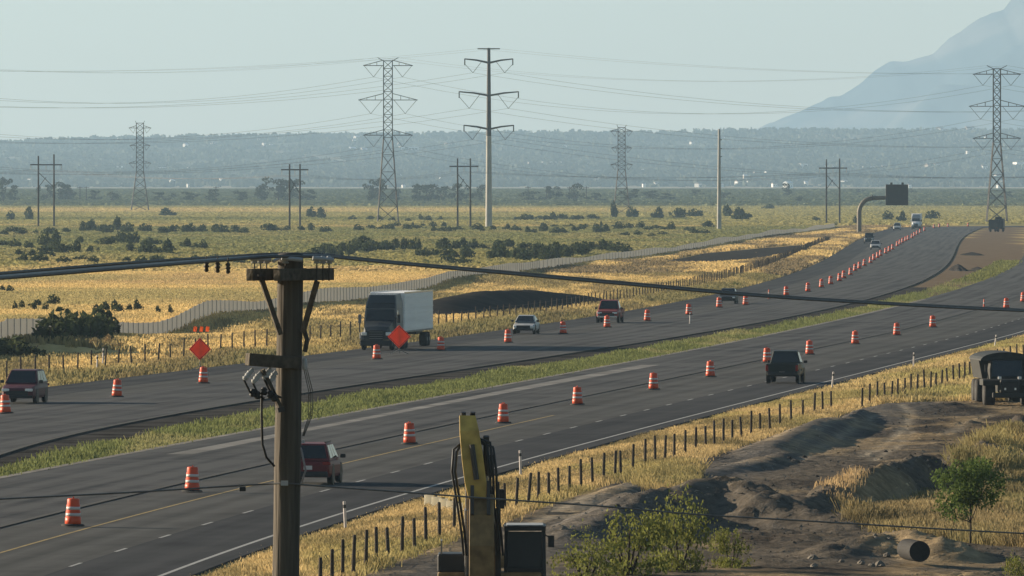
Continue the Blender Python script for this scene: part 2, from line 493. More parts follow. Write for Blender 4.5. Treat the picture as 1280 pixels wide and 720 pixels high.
def zone(X, Y):
    X, Y = np.asarray(X, float), np.asarray(Y, float)
    c = np.broadcast_to(GOLD, X.shape + (3,)).copy()
    n = fbm(X * 0.02 + 3, Y * 0.004, 4, 11) + 0.5
    n2 = fbm(X * 0.05, Y * 0.012 + 9, 4, 12) + 0.5
    c = mixc(c, TAN, sstep(0.45, 0.65, n2) * 0.6)
    c = mixc(c, np.array((0.33, 0.29, 0.13)), sstep(0.5, 0.64, fbm(X * .012 + 7, Y * .011, 4, 14) + .5) * 0.75)
    left = X < gfx(np.clip(Y, 500, 2600)) + 2
    # plain: gold near the fence, green strip with shrubs, olive grass, a gold band, scrub far off
    g = sstep(1180, 1420, Y + 300 * (n - 0.5)) * left
    c = mixc(c, mixc(np.broadcast_to(OLIVE, c.shape), np.broadcast_to(GOLD, c.shape) * 0.8, sstep(0.52, 0.66, n2) * .9), g)
    g = sstep(1450, 1750, Y + 900 * (n2 - 0.5)) * (1 - sstep(2550, 2750, Y)) * left
    c = mixc(c, np.array((0.175, 0.185, 0.075)), g * 0.75)
    c = mixc(c, OLIVE * 1.15, sstep(2650, 2850, Y))
    g = sstep(3900, 4100, Y) * (1 - sstep(4500, 4700, Y)) * (1 - sstep(-20, 120, X))
    c = mixc(c, GOLD * .85, g * 0.65)
    g = sstep(3000, 3200, Y) * (1 - sstep(3300, 3450, Y)) * (X < 60)
    c = mixc(c, GREEN, g * 0.6)
    c = mixc(c, SAGE * 1.25, sstep(4700, 5000, Y))
    # verges by the southbound road a little greener
    off = sl(np.clip(Y, 400, 2700)) - X
    c = mixc(c, OLIVE * 1.1, np.exp(-((off - 2.5) / 2.2) ** 2) * 0.55 * (Y < 1300))
    # dark spoil heap behind the left fence
    dk, _ = seg_field(X, Y / 4, [(p[0], p[1] / 4, 0) for p in R_LEFT[0][0]])
    c = mixc(c, np.array((0.048, 0.044, 0.040)), sstep(6.6, 5.6, dk + 2.0 * fbm(X * .4, Y * .08, 3, 49)))
    # median
    Yc = np.clip(Y, 250, 2700)
    med = (X > sr(Yc) - 0.5) & (X < nl(Yc) + 0.5) & (Y < 2760)
    mg = np.broadcast_to(np.array((0.115, 0.135, 0.05)), c.shape)
    mdirt = np.broadcast_to(np.array((0.20, 0.15, 0.10)), c.shape)
    c = np.where(med[..., None], mixc(mg, mdirt, sstep(800, 1150, Y)), c)
    # right-hand works: bare soil
    bare = (X > rfx(np.clip(Y, 250, 560)) + 0.7) & (Y < 520)
    c = np.where(bare[..., None], SOIL, c)
    return c

# ---------------------------------------------------------------- ground sheet
xs = np.unique(np.concatenate([np.linspace(-4000, -420, 26), np.linspace(-420, -90, 34), np.arange(-90, 100.1, 1.25), np.linspace(100, 420, 54), np.linspace(420, 4000, 26)]))
ys = np.unique(np.concatenate([np.linspace(-300, 240, 12), np.arange(240, 1300, 2.5), np.arange(1300, 2800, 10), np.arange(2800, 8000, 60), np.linspace(8000, 40000, 24)]))
XX, YY = np.meshgrid(xs, ys)
ZZ = terrain(XX, YY)
ZG = ZZ.copy()
def gz(x, y):
    """height of the ground sheet at a point."""
    i = int(np.clip(np.searchsorted(xs, x) - 1, 0, len(xs) - 2)); j = int(np.clip(np.searchsorted(ys, y) - 1, 0, len(ys) - 2))
    fx, fy = (x - xs[i]) / (xs[i + 1] - xs[i]), (y - ys[j]) / (ys[j + 1] - ys[j])
    return float((ZG[j, i] * (1 - fx) + ZG[j, i + 1] * fx) * (1 - fy) + (ZG[j + 1, i] * (1 - fx) + ZG[j + 1, i + 1] * fx) * fy)
Yc = np.clip(YY, 250, 2750)
nearmask = (YY < 640) & (YY > 250) & (XX > rfx(np.clip(YY, 250, 560)) + 2.5) & (XX < rfx(np.clip(YY, 250, 560)) + 47)
ZZ = np.where(nearmask & (YY < 556) & (YY > 272), ZZ - 0.5, ZZ)          # the finer earthworks mesh lies over this
ground = np_mesh('ground', np.stack([XX.ravel(), YY.ravel(), ZZ.ravel()], 1), grid_faces(len(xs), len(ys)), M_ground, True, zone(XX, YY).reshape(-1, 3) * 0.8)
tag(ground, 'flat plain of dry and green grassland stretching to the hills', 'ground', kind='structure')

# ---------------------------------------------------------------- earthworks, fine mesh
def tracks_field(X, Y):
    t = np.zeros(X.shape)
    TR = [([(640,668),(700,640),(760,618),(800,604)], 0.35, 1.0), ([(1000,577),(1040,556),(1075,536),(1092,524)], 0.3, .8), ([(985,572),(1020,552),(1050,535)], 0.3, .8),
          ([(960,566),(1000,545),(1030,530)], 0.35, .8), ([(1080,572),(1110,552),(1130,538),(1138,522),(1128,516)], 0.3, 0.9), ([(1090,577),(1112,566),(1140,540)], .25, .7),
          ([(1180,545),(1215,528),(1240,520)], 0.4, .5), ([(1005,633),(1060,608),(1095,590)], 0.6, 0.8), ([(700,650),(760,625),(850,600)], .4, .7)]
    for pts, w, a in TR:
        w3 = [G(*p) for p in pts]
        d, _ = seg_field(X, Y / 3, [(x, y / 3, 0) for x, y, z in w3])
        d = d + 0.35 * fbm(X * 1.1, Y * 0.4, 2, 40)
        t = np.maximum(t, a * np.exp(-(d / w) ** 2))
    return t
us = np.arange(0, 46.01, 0.2); vs_ = np.arange(273, 557, 0.42)
UU, VV = np.meshgrid(us, vs_)
EX = rfx(VV) + 0.35 + UU; EY = VV
EZ = terrain(EX, EY)
edge = np.clip(UU / 1.2, 0, 1) * np.clip((46 - UU) / 3, 0, 1) * np.clip((556 - VV) / 12, 0, 1)
hill = np.clip(EZ / 0.6, 0, 1)
tr = tracks_field(EX, EY)
lum = fbm(EX * 0.55, EY * 0.35, 3, 21)
EZ = EZ + edge * (0.34 * np.clip(fbm(EX * .35, EY * .12, 4, 27) * 2.2 + .15, 0, 1) * np.abs(fbm(EX * 1.9, EY * 1.1, 4, 24)) * 2.4 * (1 - .8 * np.exp(-((UU - 3.2) / 2.2) ** 2)) + 0.36 * (1 - .9 * np.exp(-((UU - 3.0) / 2.4) ** 2)) * hill * np.abs(fbm(EX * 1.1, EY * 0.7, 4, 22)) * 2.2 + 0.14 * lum + 0.05 * fbm(EX * 2.7, EY * 1.6, 2, 23)) - 0.03 * tr + 0.02
EZ = np.where(edge <= 0, EZ - 0.4, EZ)
cc = np.broadcast_to(SOIL, EX.shape + (3,)).copy()
cc = mixc(cc, DARKSOIL, sstep(0.42, 0.62, fbm(EX * 0.12, EY * 0.05, 3, 25) + 0.5))
cc = mixc(cc, np.array((0.34, 0.29, 0.215)), np.clip(tr, 0, 1) * 0.9)
cc = mixc(cc, np.array((0.30, 0.225, 0.13)), sstep(0.50, 0.68, fbm(EX * 0.3, EY * 0.12, 4, 28) + 0.5) * 0.75)
cc = mixc(cc, np.array((0.135, 0.125, 0.112)), np.exp(-((UU - 3.2) / 2.2) ** 2) * 0.8 * (1 - np.clip(tr, 0, 1)))      # graded haul road beside the fence
earth = np_mesh('earthworks', np.stack([EX.ravel(), EY.ravel(), EZ.ravel()], 1), grid_faces(len(us), len(vs_)), M_dirt, True, cc.reshape(-1, 3))
tag(earth, 'churned dark dirt mounds and haul tracks beside the highway', 'dirt', kind='structure')
# loose clods too many to count
nc = 90000
ci = rng.integers(2, len(vs_) - 2, nc); cj = rng.integers(8, len(us) - 4, nc)
wgt = np.clip(EZ[ci, cj] / .9, 0, 1) * .8 + .25 * (fbm(EX[ci, cj] * .3, EY[ci, cj] * .1, 3, 29) > .02)
wgt *= 1 - .9 * np.exp(-((UU[ci, cj] - 3.2) / 2.2) ** 2)
kc = rng.uniform(0, 1, nc) < wgt; ci, cj = ci[kc], cj[kc]
cp = np.stack([EX[ci, cj], EY[ci, cj], EZ[ci, cj]], 1); cp[:, :2] += rng.uniform(-.15, .15, (len(cp), 2))
cs = (0.02 + 0.085 * rng.uniform(0, 1, len(cp)) ** 3)[:, None]
tet = np.array([(-1, -.7, -.4), (1, -.6, -.4), (.1, 1, -.4), (0, 0, .55)])[None] + rng.uniform(-.35, .35, (len(cp), 4, 3))
V = (cp[:, None, :] + tet * cs[:, None, :]).reshape(-1, 3)
b0 = np.arange(len(cp))[:, None] * 4
Fq = np.concatenate([b0 + np.array([q]) for q in ((0, 1, 3), (1, 2, 3), (2, 0, 3))], 0)
tag(np_mesh('loose_clods', V, Fq, M_dirt, False, np.repeat(cc[ci, cj] * rng.uniform(.8, 2.2, (len(cp), 1)), 4, 0)), 'loose clods and stones strewn over the dirt mounds', 'dirt', kind='stuff')
def earth_z(x, y):
    u, v = x - float(rfx(y)) - 0.35, y
    if not (0 <= u <= 45.9 and 273 <= v <= 556): return gz(x, y)
    return float(EZ[min(int((v - 273) / 0.42), len(vs_) - 1), min(int(u / 0.2), len(us) - 1)])


# ---------------------------------------------------------------- roads
def strip(name, fa, fb, z, m, y0, y1, parent=None, step=6.0, n=4, skirt=0.0):
    y = np.arange(y0, y1 + 0.1, step)
    a, b = fa(y), fb(y)
    t = np.linspace(0, 1, n)
    X = a[:, None] + (b - a)[:, None] * t[None, :]
    Yg = np.repeat(y[:, None], n, 1); Z = np.full(X.shape, z)
    if skirt:
        X = np.concatenate([X[:, :1] - 0.05, X, X[:, -1:] + 0.05], 1); Yg = np.concatenate([Yg[:, :1], Yg, Yg[:, -1:]], 1)
        Z = np.concatenate([Z[:, :1] - skirt, Z, Z[:, -1:] - skirt], 1)
    me_o = np_mesh(name, np.stack([X.ravel(), Yg.ravel(), Z.ravel()], 1), grid_faces(X.shape[1], len(y)), m, False, None, parent)
    at = me_o.data.attributes.new('along', 'FLOAT_VECTOR', 'POINT')
    w = (X - white(Yg))
    at.data.foreach_set('vector', np.stack([w.ravel(), Yg.ravel(), Z.ravel()], 1).astype(np.float32).ravel())
    return me_o

sb = empty('southbound_road', (0, 0, 0)); tag(sb, 'dark southbound carriageway with a coned-off half', 'road', kind='structure')
nb = empty('northbound_road', (0, 0, 0)); tag(nb, 'northbound carriageway with yellow and white lane lines', 'road', kind='structure')
strip('travel_lane', sl, lambda y: sl(y) + 4.2, 0.012, A_dark, 400, 2950, sb, skirt=0.25)
strip('coned_lane', lambda y: sl(y) + 4.2, lambda y: sl(y) + 0.46 * (sr(y) - sl(y)), 0.006, A_mid, 400, 2950, sb)
strip('closed_pavement', lambda y: sl(y) + 0.46 * (sr(y) - sl(y)), sr, 0.02, A_wide, 330, 2950, sb, skirt=0.3)
strip('dirt_shoulder', lambda y: sr(y) + 0.12, lambda y: sr(y) + .46 * np.clip(nl(y) - sr(y), 2, 9) + 0.4 * np.sin(y * 0.05), -0.045, mat('gravel', (0.055, 0.052, 0.048), 0.95, var=0.6, scale=0.35, spec=0), 300, 1120, sb, 3)
strip('new_shoulder', nl, seam, 0.03, A_wide, 240, 2000, nb, skirt=0.3)
strip('inner_lane', lambda y: seam(y) + 0.06, dash, 0.0, A_mid, 240, 2000, nb, skirt=0.2)
strip('outer_lane', dash, lambda y: white(y) + 0.9, 0.004, A_lane2, 240, 2000, nb, skirt=0.25)
strip('paving_seam', lambda y: seam(y) - 0.02, lambda y: seam(y) + 0.30, 0.034, mat('bitumen', (0.022, 0.022, 0.022), 0.9), 240, 2000, nb)
strip('paving_seam', lambda y: sr(y) - 0.25, lambda y: sr(y) + 0.1, 0.026, MATS['bitumen'], 330, 2900, sb)
strip('yellow_line', lambda y: yellow(y) - 0.07, lambda y: yellow(y) + 0.07, 0.006, M_yellow, 240, 500, nb)
strip('edge_line', lambda y: white(y) - 0.08, lambda y: white(y) + 0.08, 0.010, M_white, 240, 1100, nb)
strip('dusty_edge', lambda y: nl(y) - 0.1, lambda y: nl(y) + 0.35, 0.036, mat('pale_dust', (0.15, 0.135, 0.115), 0.95, var=0.5, scale=0.7), 300, 1000, nb, 3)
strip('dusty_streak', lambda y: nl(y) + 2.0 + 0.2 * np.sin(y * .03), lambda y: nl(y) + 3.1 + 0.25 * np.sin(y * .021), 0.036, mat('worn_patch', (0.13, 0.125, 0.115), 0.95, var=0.5, scale=0.25), 425, 640, nb)
y = 252.0
while y < 1000:
    a = [(float(dash(y)) - 0.06, y), (float(dash(y)) + 0.06, y), (float(dash(y + 3)) + 0.06, y + 3), (float(dash(y + 3)) - 0.06, y + 3)]
    m_ = MB(); m_.add([(p, q, 0.010) for p, q in a], [(0, 1, 2, 3)]); m_.build('lane_dash', M_white, nb)
    y += 12.2

# ---------------------------------------------------------------- grass and scrub as stuff
def blades(name, P, hgt, wid, n, colors, label, m=M_grass, lean=0.35, spread=0.25, kind='stuff', cat='grass', parent=None, round_=False):
    """n upright leaf faces at every point of P."""
    N = len(P)
    base = np.repeat(P, n, 0)
    ang = rng.uniform(0, 2 * np.pi, N * n)
    off = rng.normal(0, spread, (N * n, 2)); base = base.copy(); base[:, :2] += off
    h = np.repeat(np.broadcast_to(hgt, N), n) * rng.uniform(0.55, 1.25, N * n)
    w = np.repeat(np.broadcast_to(wid, N), n) * rng.uniform(0.6, 1.3, N * n) / 2
    dx, dy = np.cos(ang) * w, np.sin(ang) * w
    l = rng.normal(0, lean, (N * n, 2)) * h[:, None]
    a = base + np.stack([-dx, -dy, np.full(N * n, -0.06)], 1)
    b = base + np.stack([dx, dy, np.full(N * n, -0.06)], 1)
    t1 = base + np.stack([l[:, 0] + dx * .55, l[:, 1] + dy * .55, h * rng.uniform(.8, 1, N * n)], 1)
    t2 = base + np.stack([l[:, 0] - dx * .35, l[:, 1] - dy * .35, h], 1)
    V = np.stack([a, b, t1, t2], 1).reshape(-1, 3)
    i = np.arange(N * n)[:, None] * 4
    c = np.repeat(colors, n, 0) * rng.uniform(0.75, 1.25, (N * n, 1))
    c = np.repeat(c, 4, 0)
    o = np_mesh(name, V, np.concatenate([i, i + 1, i + 2, i + 3], 1), m, False, c, parent)
    return tag(o, label, cat, kind=kind)

def scatter(y0, y1, fx0, fx1, dens, jit=1.0):
    """random points per square metre between two lines."""
    y = np.linspace(y0, y1, 200)
    w = np.maximum(fx1(y) - fx0(y), 0)
    area = float(((w[1:] + w[:-1]) / 2 * np.diff(y)).sum())
    n = int(area * dens)
    p = w / w.sum()
    yy = rng.choice(y, n, p=p) + rng.uniform(-0.5, 0.5, n) * (y1 - y0) / 199
    yy = np.clip(yy, y0, y1)
    xx = fx0(yy) + rng.uniform(0, 1, n) * (fx1(yy) - fx0(yy))
    return xx, yy

def pts(x, y): return np.stack([x, y, terrain(x, y)], 1)
fr = lambda y: np.asarray(y) * 0.0575       # a little beyond the right edge of the frame
fl = lambda y: -np.asarray(y) * 0.0575

# verge between northbound road and right fence
x, y = scatter(285, 560, lambda y: white(y) + 1.0, lambda y: rfx(y) + .35 + 1.1 * sstep(385, 400, y), 16.0)
nn = fbm(x * .35, y * .10, 4, 31) + .5
c = mixc(np.broadcast_to(np.array((0.50, 0.375, 0.18)), (len(x), 3)), np.array((0.20, 0.165, 0.08)), sstep(.46, .66, nn) * .85)
c = mixc(c, OLIVE * 1.2, sstep(.52, .7, fbm(x * .2, y * .05, 3, 34) + .5) * .6)
hv = (0.06 + 0.42 * np.clip(fbm(x * .45, y * .14, 3, 32) + .5, 0, 1) ** 1.3) * np.clip((x - white(y)) / 3.5, .3, 1)
blades('verge_grass', pts(x, y), hv, 0.05, 5, c, 'dry golden grass on the verge between road and post fence')
x, y = scatter(515, 1000, lambda y: np.where(y < 556, rfx(np.minimum(y, 560)) + 1.2, white(y) + 1.0), lambda y: np.maximum(fr(y), white(y) + 1.2), 5.0)
c = mixc(np.broadcast_to(np.array((0.55, 0.42, 0.20)), (len(x), 3)), OLIVE * 1.3, sstep(.38, .62, fbm(x * .12, y * .03, 3, 33) + .5) * .85)
c = mixc(c, np.array((0.22, 0.18, 0.09)), sstep(.5, .68, fbm(x * .4, y * .09, 3, 39) + .5) * .7)
hv = 0.42 * np.clip((x - white(y)) / 4.5, .2, 1) * (.6 + .8 * np.clip(fbm(x * .3, y * .06, 3, 38) + .5, 0, 1))
blades('verge_grass', pts(x, y), hv, 0.09, 5, c, 'golden and green grass on the verge beyond the earthworks')
# golden patches on the earthworks
def patch(poly_px, n, hgt, col, label, name='dry_grass', wid=0.035, nb_=8):
    W = [G(*p)[:2] for p in poly_px]
    ax = np.array(W)
    x = rng.uniform(ax[:, 0].min(), ax[:, 0].max(), n); y = rng.uniform(ax[:, 1].min(), ax[:, 1].max(), n)
    ins = np.zeros(n, bool); j = len(W) - 1
    for i in range(len(W)):
        xi, yi = W[i]; xj, yj = W[j]
        ins ^= ((yi > y) != (yj > y)) & (x < (xj - xi) * (y - yi) / (yj - yi + 1e-9) + xi); j = i
    x, y = x[ins], y[ins]
    k = fbm(x * .35, y * .15, 3, 35) + .5 > .36; x, y = x[k], y[k]
    P = np.array([(a, b, earth_z(a, b)) for a, b in zip(x, y)])
    cl = mixc(np.broadcast_to(np.array(col), (len(x), 3)), np.array((0.22, 0.2, 0.09)), sstep(.40, .60, fbm(x * .2, y * .06, 3, 36) + .5) * .85)
    cl = mixc(cl, np.array((0.16, 0.13, 0.07)), sstep(.5, .66, fbm(x * .6, y * .2, 3, 37) + .5) * .75)
    hgt = hgt * (.45 + 1.1 * np.clip(fbm(x * .5, y * .2, 3, 30) + .5, 0, 1))
    blades(name, P, hgt, wid, nb_, cl, label)
patch([(1060,664),(1100,646),(1150,633),(1200,616),(1240,602),(1340,597),(1340,690),(1130,674)], 26000, 0.45, (0.30, 0.235, 0.12), 'tall dry grass growing on the bank around the sapling')
patch([(790,612),(850,585),(870,590),(868,606),(830,622)], 2500, 0.35, GOLD, 'golden grass on the low hump beside the haul road')
patch([(1195,584),(1235,570),(1320,566),(1330,590),(1220,596)], 2500, 0.35, GOLD, 'golden grass along the top of the dirt bank')
patch([(1030,640),(1090,607),(1100,612),(1050,652)], 1500, 0.2, TAN * 1.1, 'thin dry weeds along the pale track edge')
# median
x, y = scatter(330, 1190, lambda y: sr(y) + .52 * np.clip(nl(y) - sr(y), 2, 9), lambda y: nl(y) - 0.1, 10.0)
c = mixc(np.broadcast_to(np.array((0.165, 0.185, 0.07)), (len(x), 3)), np.array((0.30, 0.27, 0.13)), sstep(.5, .7, fbm(x * .3, y * .06, 3, 41) + .5) * .7)
keep = rng.uniform(0, 1, len(x)) < np.where(y < 760, 1.0, np.clip(1.6 * (fbm(x * .15, y * .015, 3, 45) + .5) - .25 - (y - 760) / 900, 0.05, 1)); x, y, c = x[keep], y[keep], c[keep]
hh = 0.12 + 0.55 * np.clip(fbm(x * .35, y * .1, 3, 42) + .42, 0, 1) * np.clip((nl(y) - x) / 2.5, .35, 1)
blades('median_grass', pts(x, y), hh, 0.08, 4, c, 'strip of green grass and weeds in the median')
x, y = scatter(1190, 1500, lambda y: nl(y) - 3.5, lambda y: nl(y), 0.9)
blades('median_grass', pts(x, y), 0.3, 0.25, 3, np.broadcast_to(np.array((0.16, 0.17, 0.06)), (len(x), 3)), 'thin green edge of the bare dirt median')
# southbound verge up to the wooden fence and on to the grey fence
x, y = scatter(560, 1250, lambda y: np.maximum(gfx(y) + .4, fl(y)), lambda y: sl(y) - 0.4, 2.6)
rough = fbm(x * .12, y * .02, 4, 43) + .5
n1 = sstep(.38, .60, rough)
dark1, _ = seg_field(x, y / 4, [(p[0], p[1] / 4, 0) for p in R_LEFT[0][0]])
keep = dark1 > 5.6 + 2.5 * fbm(x * .4, y * .08, 3, 48); x, y, n1, rough = x[keep], y[keep], n1[keep], rough[keep]
c = mixc(np.broadcast_to(GOLD, (len(x), 3)), np.array((0.21, 0.185, 0.085)), n1 * .8)
c = mixc(c, np.array((0.20, 0.185, 0.085)), np.exp(-((sl(y) - x - 2.2) / 2.6) ** 2) * .75)
c = mixc(c, np.array((0.17, 0.14, 0.075)), sstep(.5, .66, fbm(x * .5, y * .05, 3, 47) + .5) * .7)
blades('verge_grass', pts(x, y), 0.18 + 0.5 * np.clip(rough, 0, 1) * np.clip((sl(y) - x) / 3, .3, 1), 0.17, 4, c, 'rough golden grass between southbound road and grey fence')
x, y = scatter(1250, 2700, lambda y: np.maximum(gfx(y) + .5, fl(y)), lambda y: sl(y) - 0.5, 0.7)
n1 = fbm(x * .1, y * .01, 4, 44) + .5
ppx, ppy = 640 + x * F / y, YH + H * F / y
bare_ = (ppx > 828) & (ppx < 1012) & (ppy > np.interp(ppx, [835, 880, 940, 1000], [325, 316, 311, 307]) - 1) & (ppy < np.interp(ppx, [838, 890, 940, 1005], [331, 331, 327, 316]))
x, y, n1 = x[~bare_], y[~bare_], n1[~bare_]
blades('verge_grass', pts(x, y), 0.5, 0.45, 4, mixc(np.broadcast_to(GOLD, (len(x), 3)), np.array((0.21, 0.165, 0.095)), sstep(.40, .58, n1)), 'far golden grass between southbound road and grey fence')
# plain beyond the grey fence
x, y = scatter(640, 1300, fl, lambda y: np.maximum(gfx(y) - 0.5, fl(y) + .1), 2.4)
blades('field_grass', pts(x, y), 0.30, 0.17, 4, zone(x, y), 'golden dry grass field behind the grey fence')
x, y = scatter(1300, 2800, fl, lambda y: np.minimum(gfx(np.minimum(y, 2600)) - 0.5, fr(y)), 0.16)
blades('field_grass', pts(x, y), 0.45, 0.9, 5, zone(x, y), 'olive and gold grass of the middle plain', spread=.6)
x, y = scatter(2780, 4900, fl, fr, 0.045)
k = (y > 2900) | (x < 130); x, y = x[k], y[k]
blades('field_grass', pts(x, y), 0.55, 1.6, 5, zone(x, y), 'olive grass of the far plain', spread=1.2)
x, y = scatter(4900, 7600, fl, fr, 0.012)
blades('far_scrub', pts(x, y), 1.3, 4.0, 6, zone(x, y), 'dull scrub at the far edge of the plain', m=M_farleaf, spread=3)
# ---------------------------------------------------------------- foliage meshes
def leaf_mesh(name, centres, size, colors, m, flat=0.0):
    N = len(centres)
    n = rng.normal(size=(N, 3)); n[:, 2] += flat; n /= np.linalg.norm(n, axis=1)[:, None]
    a = np.cross(n, rng.normal(size=(N, 3))); a /= np.linalg.norm(a, axis=1)[:, None]
    b = np.cross(n, a)
    s = (np.broadcast_to(size, N) * rng.uniform(.6, 1.3, N))[:, None]
    V = np.stack([centres - a * s, centres - b * s * .6, centres + a * s, centres + b * s * .6], 1).reshape(-1, 3)
    i = np.arange(N)[:, None] * 4
    me_o = np_mesh(name, V, np.concatenate([i, i + 1, i + 2, i + 3], 1), m, False, np.repeat(colors * rng.uniform(.7, 1.3, (N, 1)), 4, 0))
    me = me_o.data
    bpy.data.objects.remove(me_o)
    return me

def blob_points(n, clumps, base=0.0):
    """points in a union of ellipsoids: (cx,cy,cz,rx,ry,rz)"""
    out = []
    vol = np.array([c[3] * c[4] * c[5] for c in clumps]) ** .7; vol /= vol.sum()
    for c, v in zip(clumps, vol):
        k = max(3, int(n * v))
        d = rng.normal(size=(k, 3)); d /= np.linalg.norm(d, axis=1)[:, None]
        r = rng.uniform(0.45, 1.05, (k, 1)) ** .6
        out.append(np.array(c[:3]) + d * r * np.array(c[3:]))
    P = np.concatenate(out)
    return P[P[:, 2] > base]

def shrub_mesh(k, n=260, leaf=0.13, col=(0.062, 0.076, 0.036), fuzz=.02):
    r = random.Random(k)
    cl = []
    for _ in range(r.randint(5, 8)):
        a, q = r.uniform(0, 6.28), r.uniform(0, .62)
        h = r.uniform(.28, .72) * (1.1 - q * .6)
        cl.append((math.cos(a) * q, math.sin(a) * q, h * .75, r.uniform(.22, .42), r.uniform(.22, .42), h * .55))
    P = blob_points(n, cl, 0.02); P = P + np.abs(rng.normal(0, fuzz, P.shape)) * np.sign(P - np.array((0, 0, .3)))
    return leaf_mesh('foliage', P, leaf, np.broadcast_to(np.array(col), (len(P), 3)), M_leaf)

SHRUBS = [shrub_mesh(k) for k in range(7)]
STEM = MB()
for k in range(5):
    t = k * 1.26
    STEM.tube([(0, 0, -.05), (math.cos(t) * .2, math.sin(t) * .2, .3), (math.cos(t) * .38, math.sin(t) * .38, .6)], [.035, .025, .012], 5)
STEM_ME = STEM.mesh('stem', M_post)

def shrub(loc, w, h, label, group, name='shrub', cat='shrub', rz=None, meshes=SHRUBS):
    t = empty(name, loc, random.uniform(0, 6.28) if rz is None else rz, label, cat, group)
    t.scale = (w / 1.7, w / 1.7, h)
    link('foliage', random.choice(meshes), t); link('stem', STEM_ME, t)
    return t

# shrub rows seen on the plain: (px, py of base, width px, height px)
rowlist = []
def row(x0, x1, y, n, hpx, wpx, jy=2.0):
    for k in range(n):
        rowlist.append((x0 + (x1 - x0) * (k + random.uniform(.1, .9)) / n, y + random.uniform(-jy, jy), wpx * random.uniform(.7, 1.4), hpx * random.uniform(.7, 1.3)))
row(0, 40, 311, 4, 8, 16); row(50, 100, 318, 6, 9, 18); row(20, 75, 322, 4, 6, 14); row(55, 72, 308, 2, 10, 14)
row(95, 105, 305, 2, 5, 10); row(128, 195, 306, 7, 8, 18); row(160, 210, 318, 5, 9, 16); row(108, 125, 317, 3, 6, 10)
row(100, 165, 291, 9, 8, 14); row(180, 310, 292, 11, 6, 14); row(0, 90, 293, 7, 5, 14); row(20, 330, 329, 13, 6, 20)
row(226, 256, 311, 4, 6, 12); row(330, 420, 290, 7, 6, 12); row(385, 440, 322, 6, 8, 16); row(400, 470, 318, 6, 9, 18)
row(440, 520, 314, 9, 9, 18); row(520, 590, 323, 8, 8, 16); row(540, 660, 312, 10, 8, 18); row(440, 660, 289, 15, 5, 12)
row(480, 560, 284.5, 7, 4, 7, .6); row(555, 585, 331, 4, 7, 12); row(610, 660, 326, 6, 10, 16); row(645, 700, 326, 7, 12, 20); row(660, 740, 322, 7, 10, 18)
row(740, 785, 315, 6, 10, 18); row(700, 740, 316, 4, 8, 14); row(640, 770, 291, 11, 6, 12); row(690, 770, 285, 7, 4, 7, .6); row(770, 860, 288, 8, 5, 11)
row(780, 830, 296, 4, 4, 12); row(860, 885, 292, 3, 5, 14); row(640, 745, 276, 10, 5, 14, 1); row(440, 560, 277, 8, 4, 12, 1)
row(10, 60, 388, 4, 6, 9); row(110, 180, 391, 6, 7, 11); row(45, 70, 385, 2, 9, 14); row(0, 15, 366, 2, 6, 10); row(195, 215, 393, 2, 3, 7)
for (px, py, w, h) in rowlist:
    X, Y, _ = G(px, py)
    if float(gfx(min(Y, 2600))) - 3 < X and Y < 2600: continue
    s = Y / F
    gold = Y < 1200
    shrub((X, Y, gz(X, Y) - .03), w * s * 1.35, max(h * s * 1.9, 1.1),
          'low dark shrub standing alone in the golden field behind the grey fence' if gold else 'grey-green shrub ' + next(lb for lim, lb in ((115, 'around the foot of the H-frame pole near two bushes'), (325, 'on the plain below the small pylon between two H-frames'), (460, 'around the H-frame pole behind the wooden pole top'), (690, 'on the plain at the foot of the steel monopole'), (1300, 'between the steel monopole and the lone pale pole')) if px < lim),
          'shrubs in the golden field' if gold else 'shrubs on the plain')
# dark shrub mass at the left by the grey fence
for (px, py, w, h) in [(q[0], q[1], q[2] * 1.6, q[3] * 1.25) for q in [(2,449,46,24),(30,452,50,24),(58,446,44,24),(80,440,46,30),(100,434,50,30),(128,432,46,28),(142,430,30,22),(15,440,44,18),(62,436,50,26),(112,440,40,24)]]:
    X, Y, _ = G(px, py); s = Y / F
    shrub((X, Y, gz(X, Y) - .05), w * s, h * s * 1.2, 'dense dark green bush in the thicket beside the grey fence', 'bushes of the dark thicket', 'bush', 'bush')
for (px, py, w, h) in [(118,447,22,16),(135,444,22,18),(150,447,16,12)]:
    X, Y, _ = G(px, py); s = Y / F
    if 'DRYSH' not in globals(): DRYSH = [shrub_mesh(31, 260, .09, (0.34, 0.25, 0.13)), shrub_mesh(32, 260, .09, (0.30, 0.23, 0.12))]
    shrub((X, Y, gz(X, Y) - .05), w * s, h * s * 1.1, 'dry tan weed clump in front of the dark thicket', 'dry weed clumps', 'weed_clump', 'weed', meshes=DRYSH)
GRNSH = [shrub_mesh(41, 260, .09, (0.12, 0.15, 0.05))]
for (px, py, w, h, lab) in [(278,445,18,12,'small bright green shrub by the wooden fence past the diamond sign'),(918,358,16,9,'small green shrub on the verge by the far wooden fence')]:
    X, Y, _ = G(px, py); s = Y / F
    shrub((X, Y, gz(X, Y) - .05), w * s, h * s, lab, None, meshes=GRNSH)

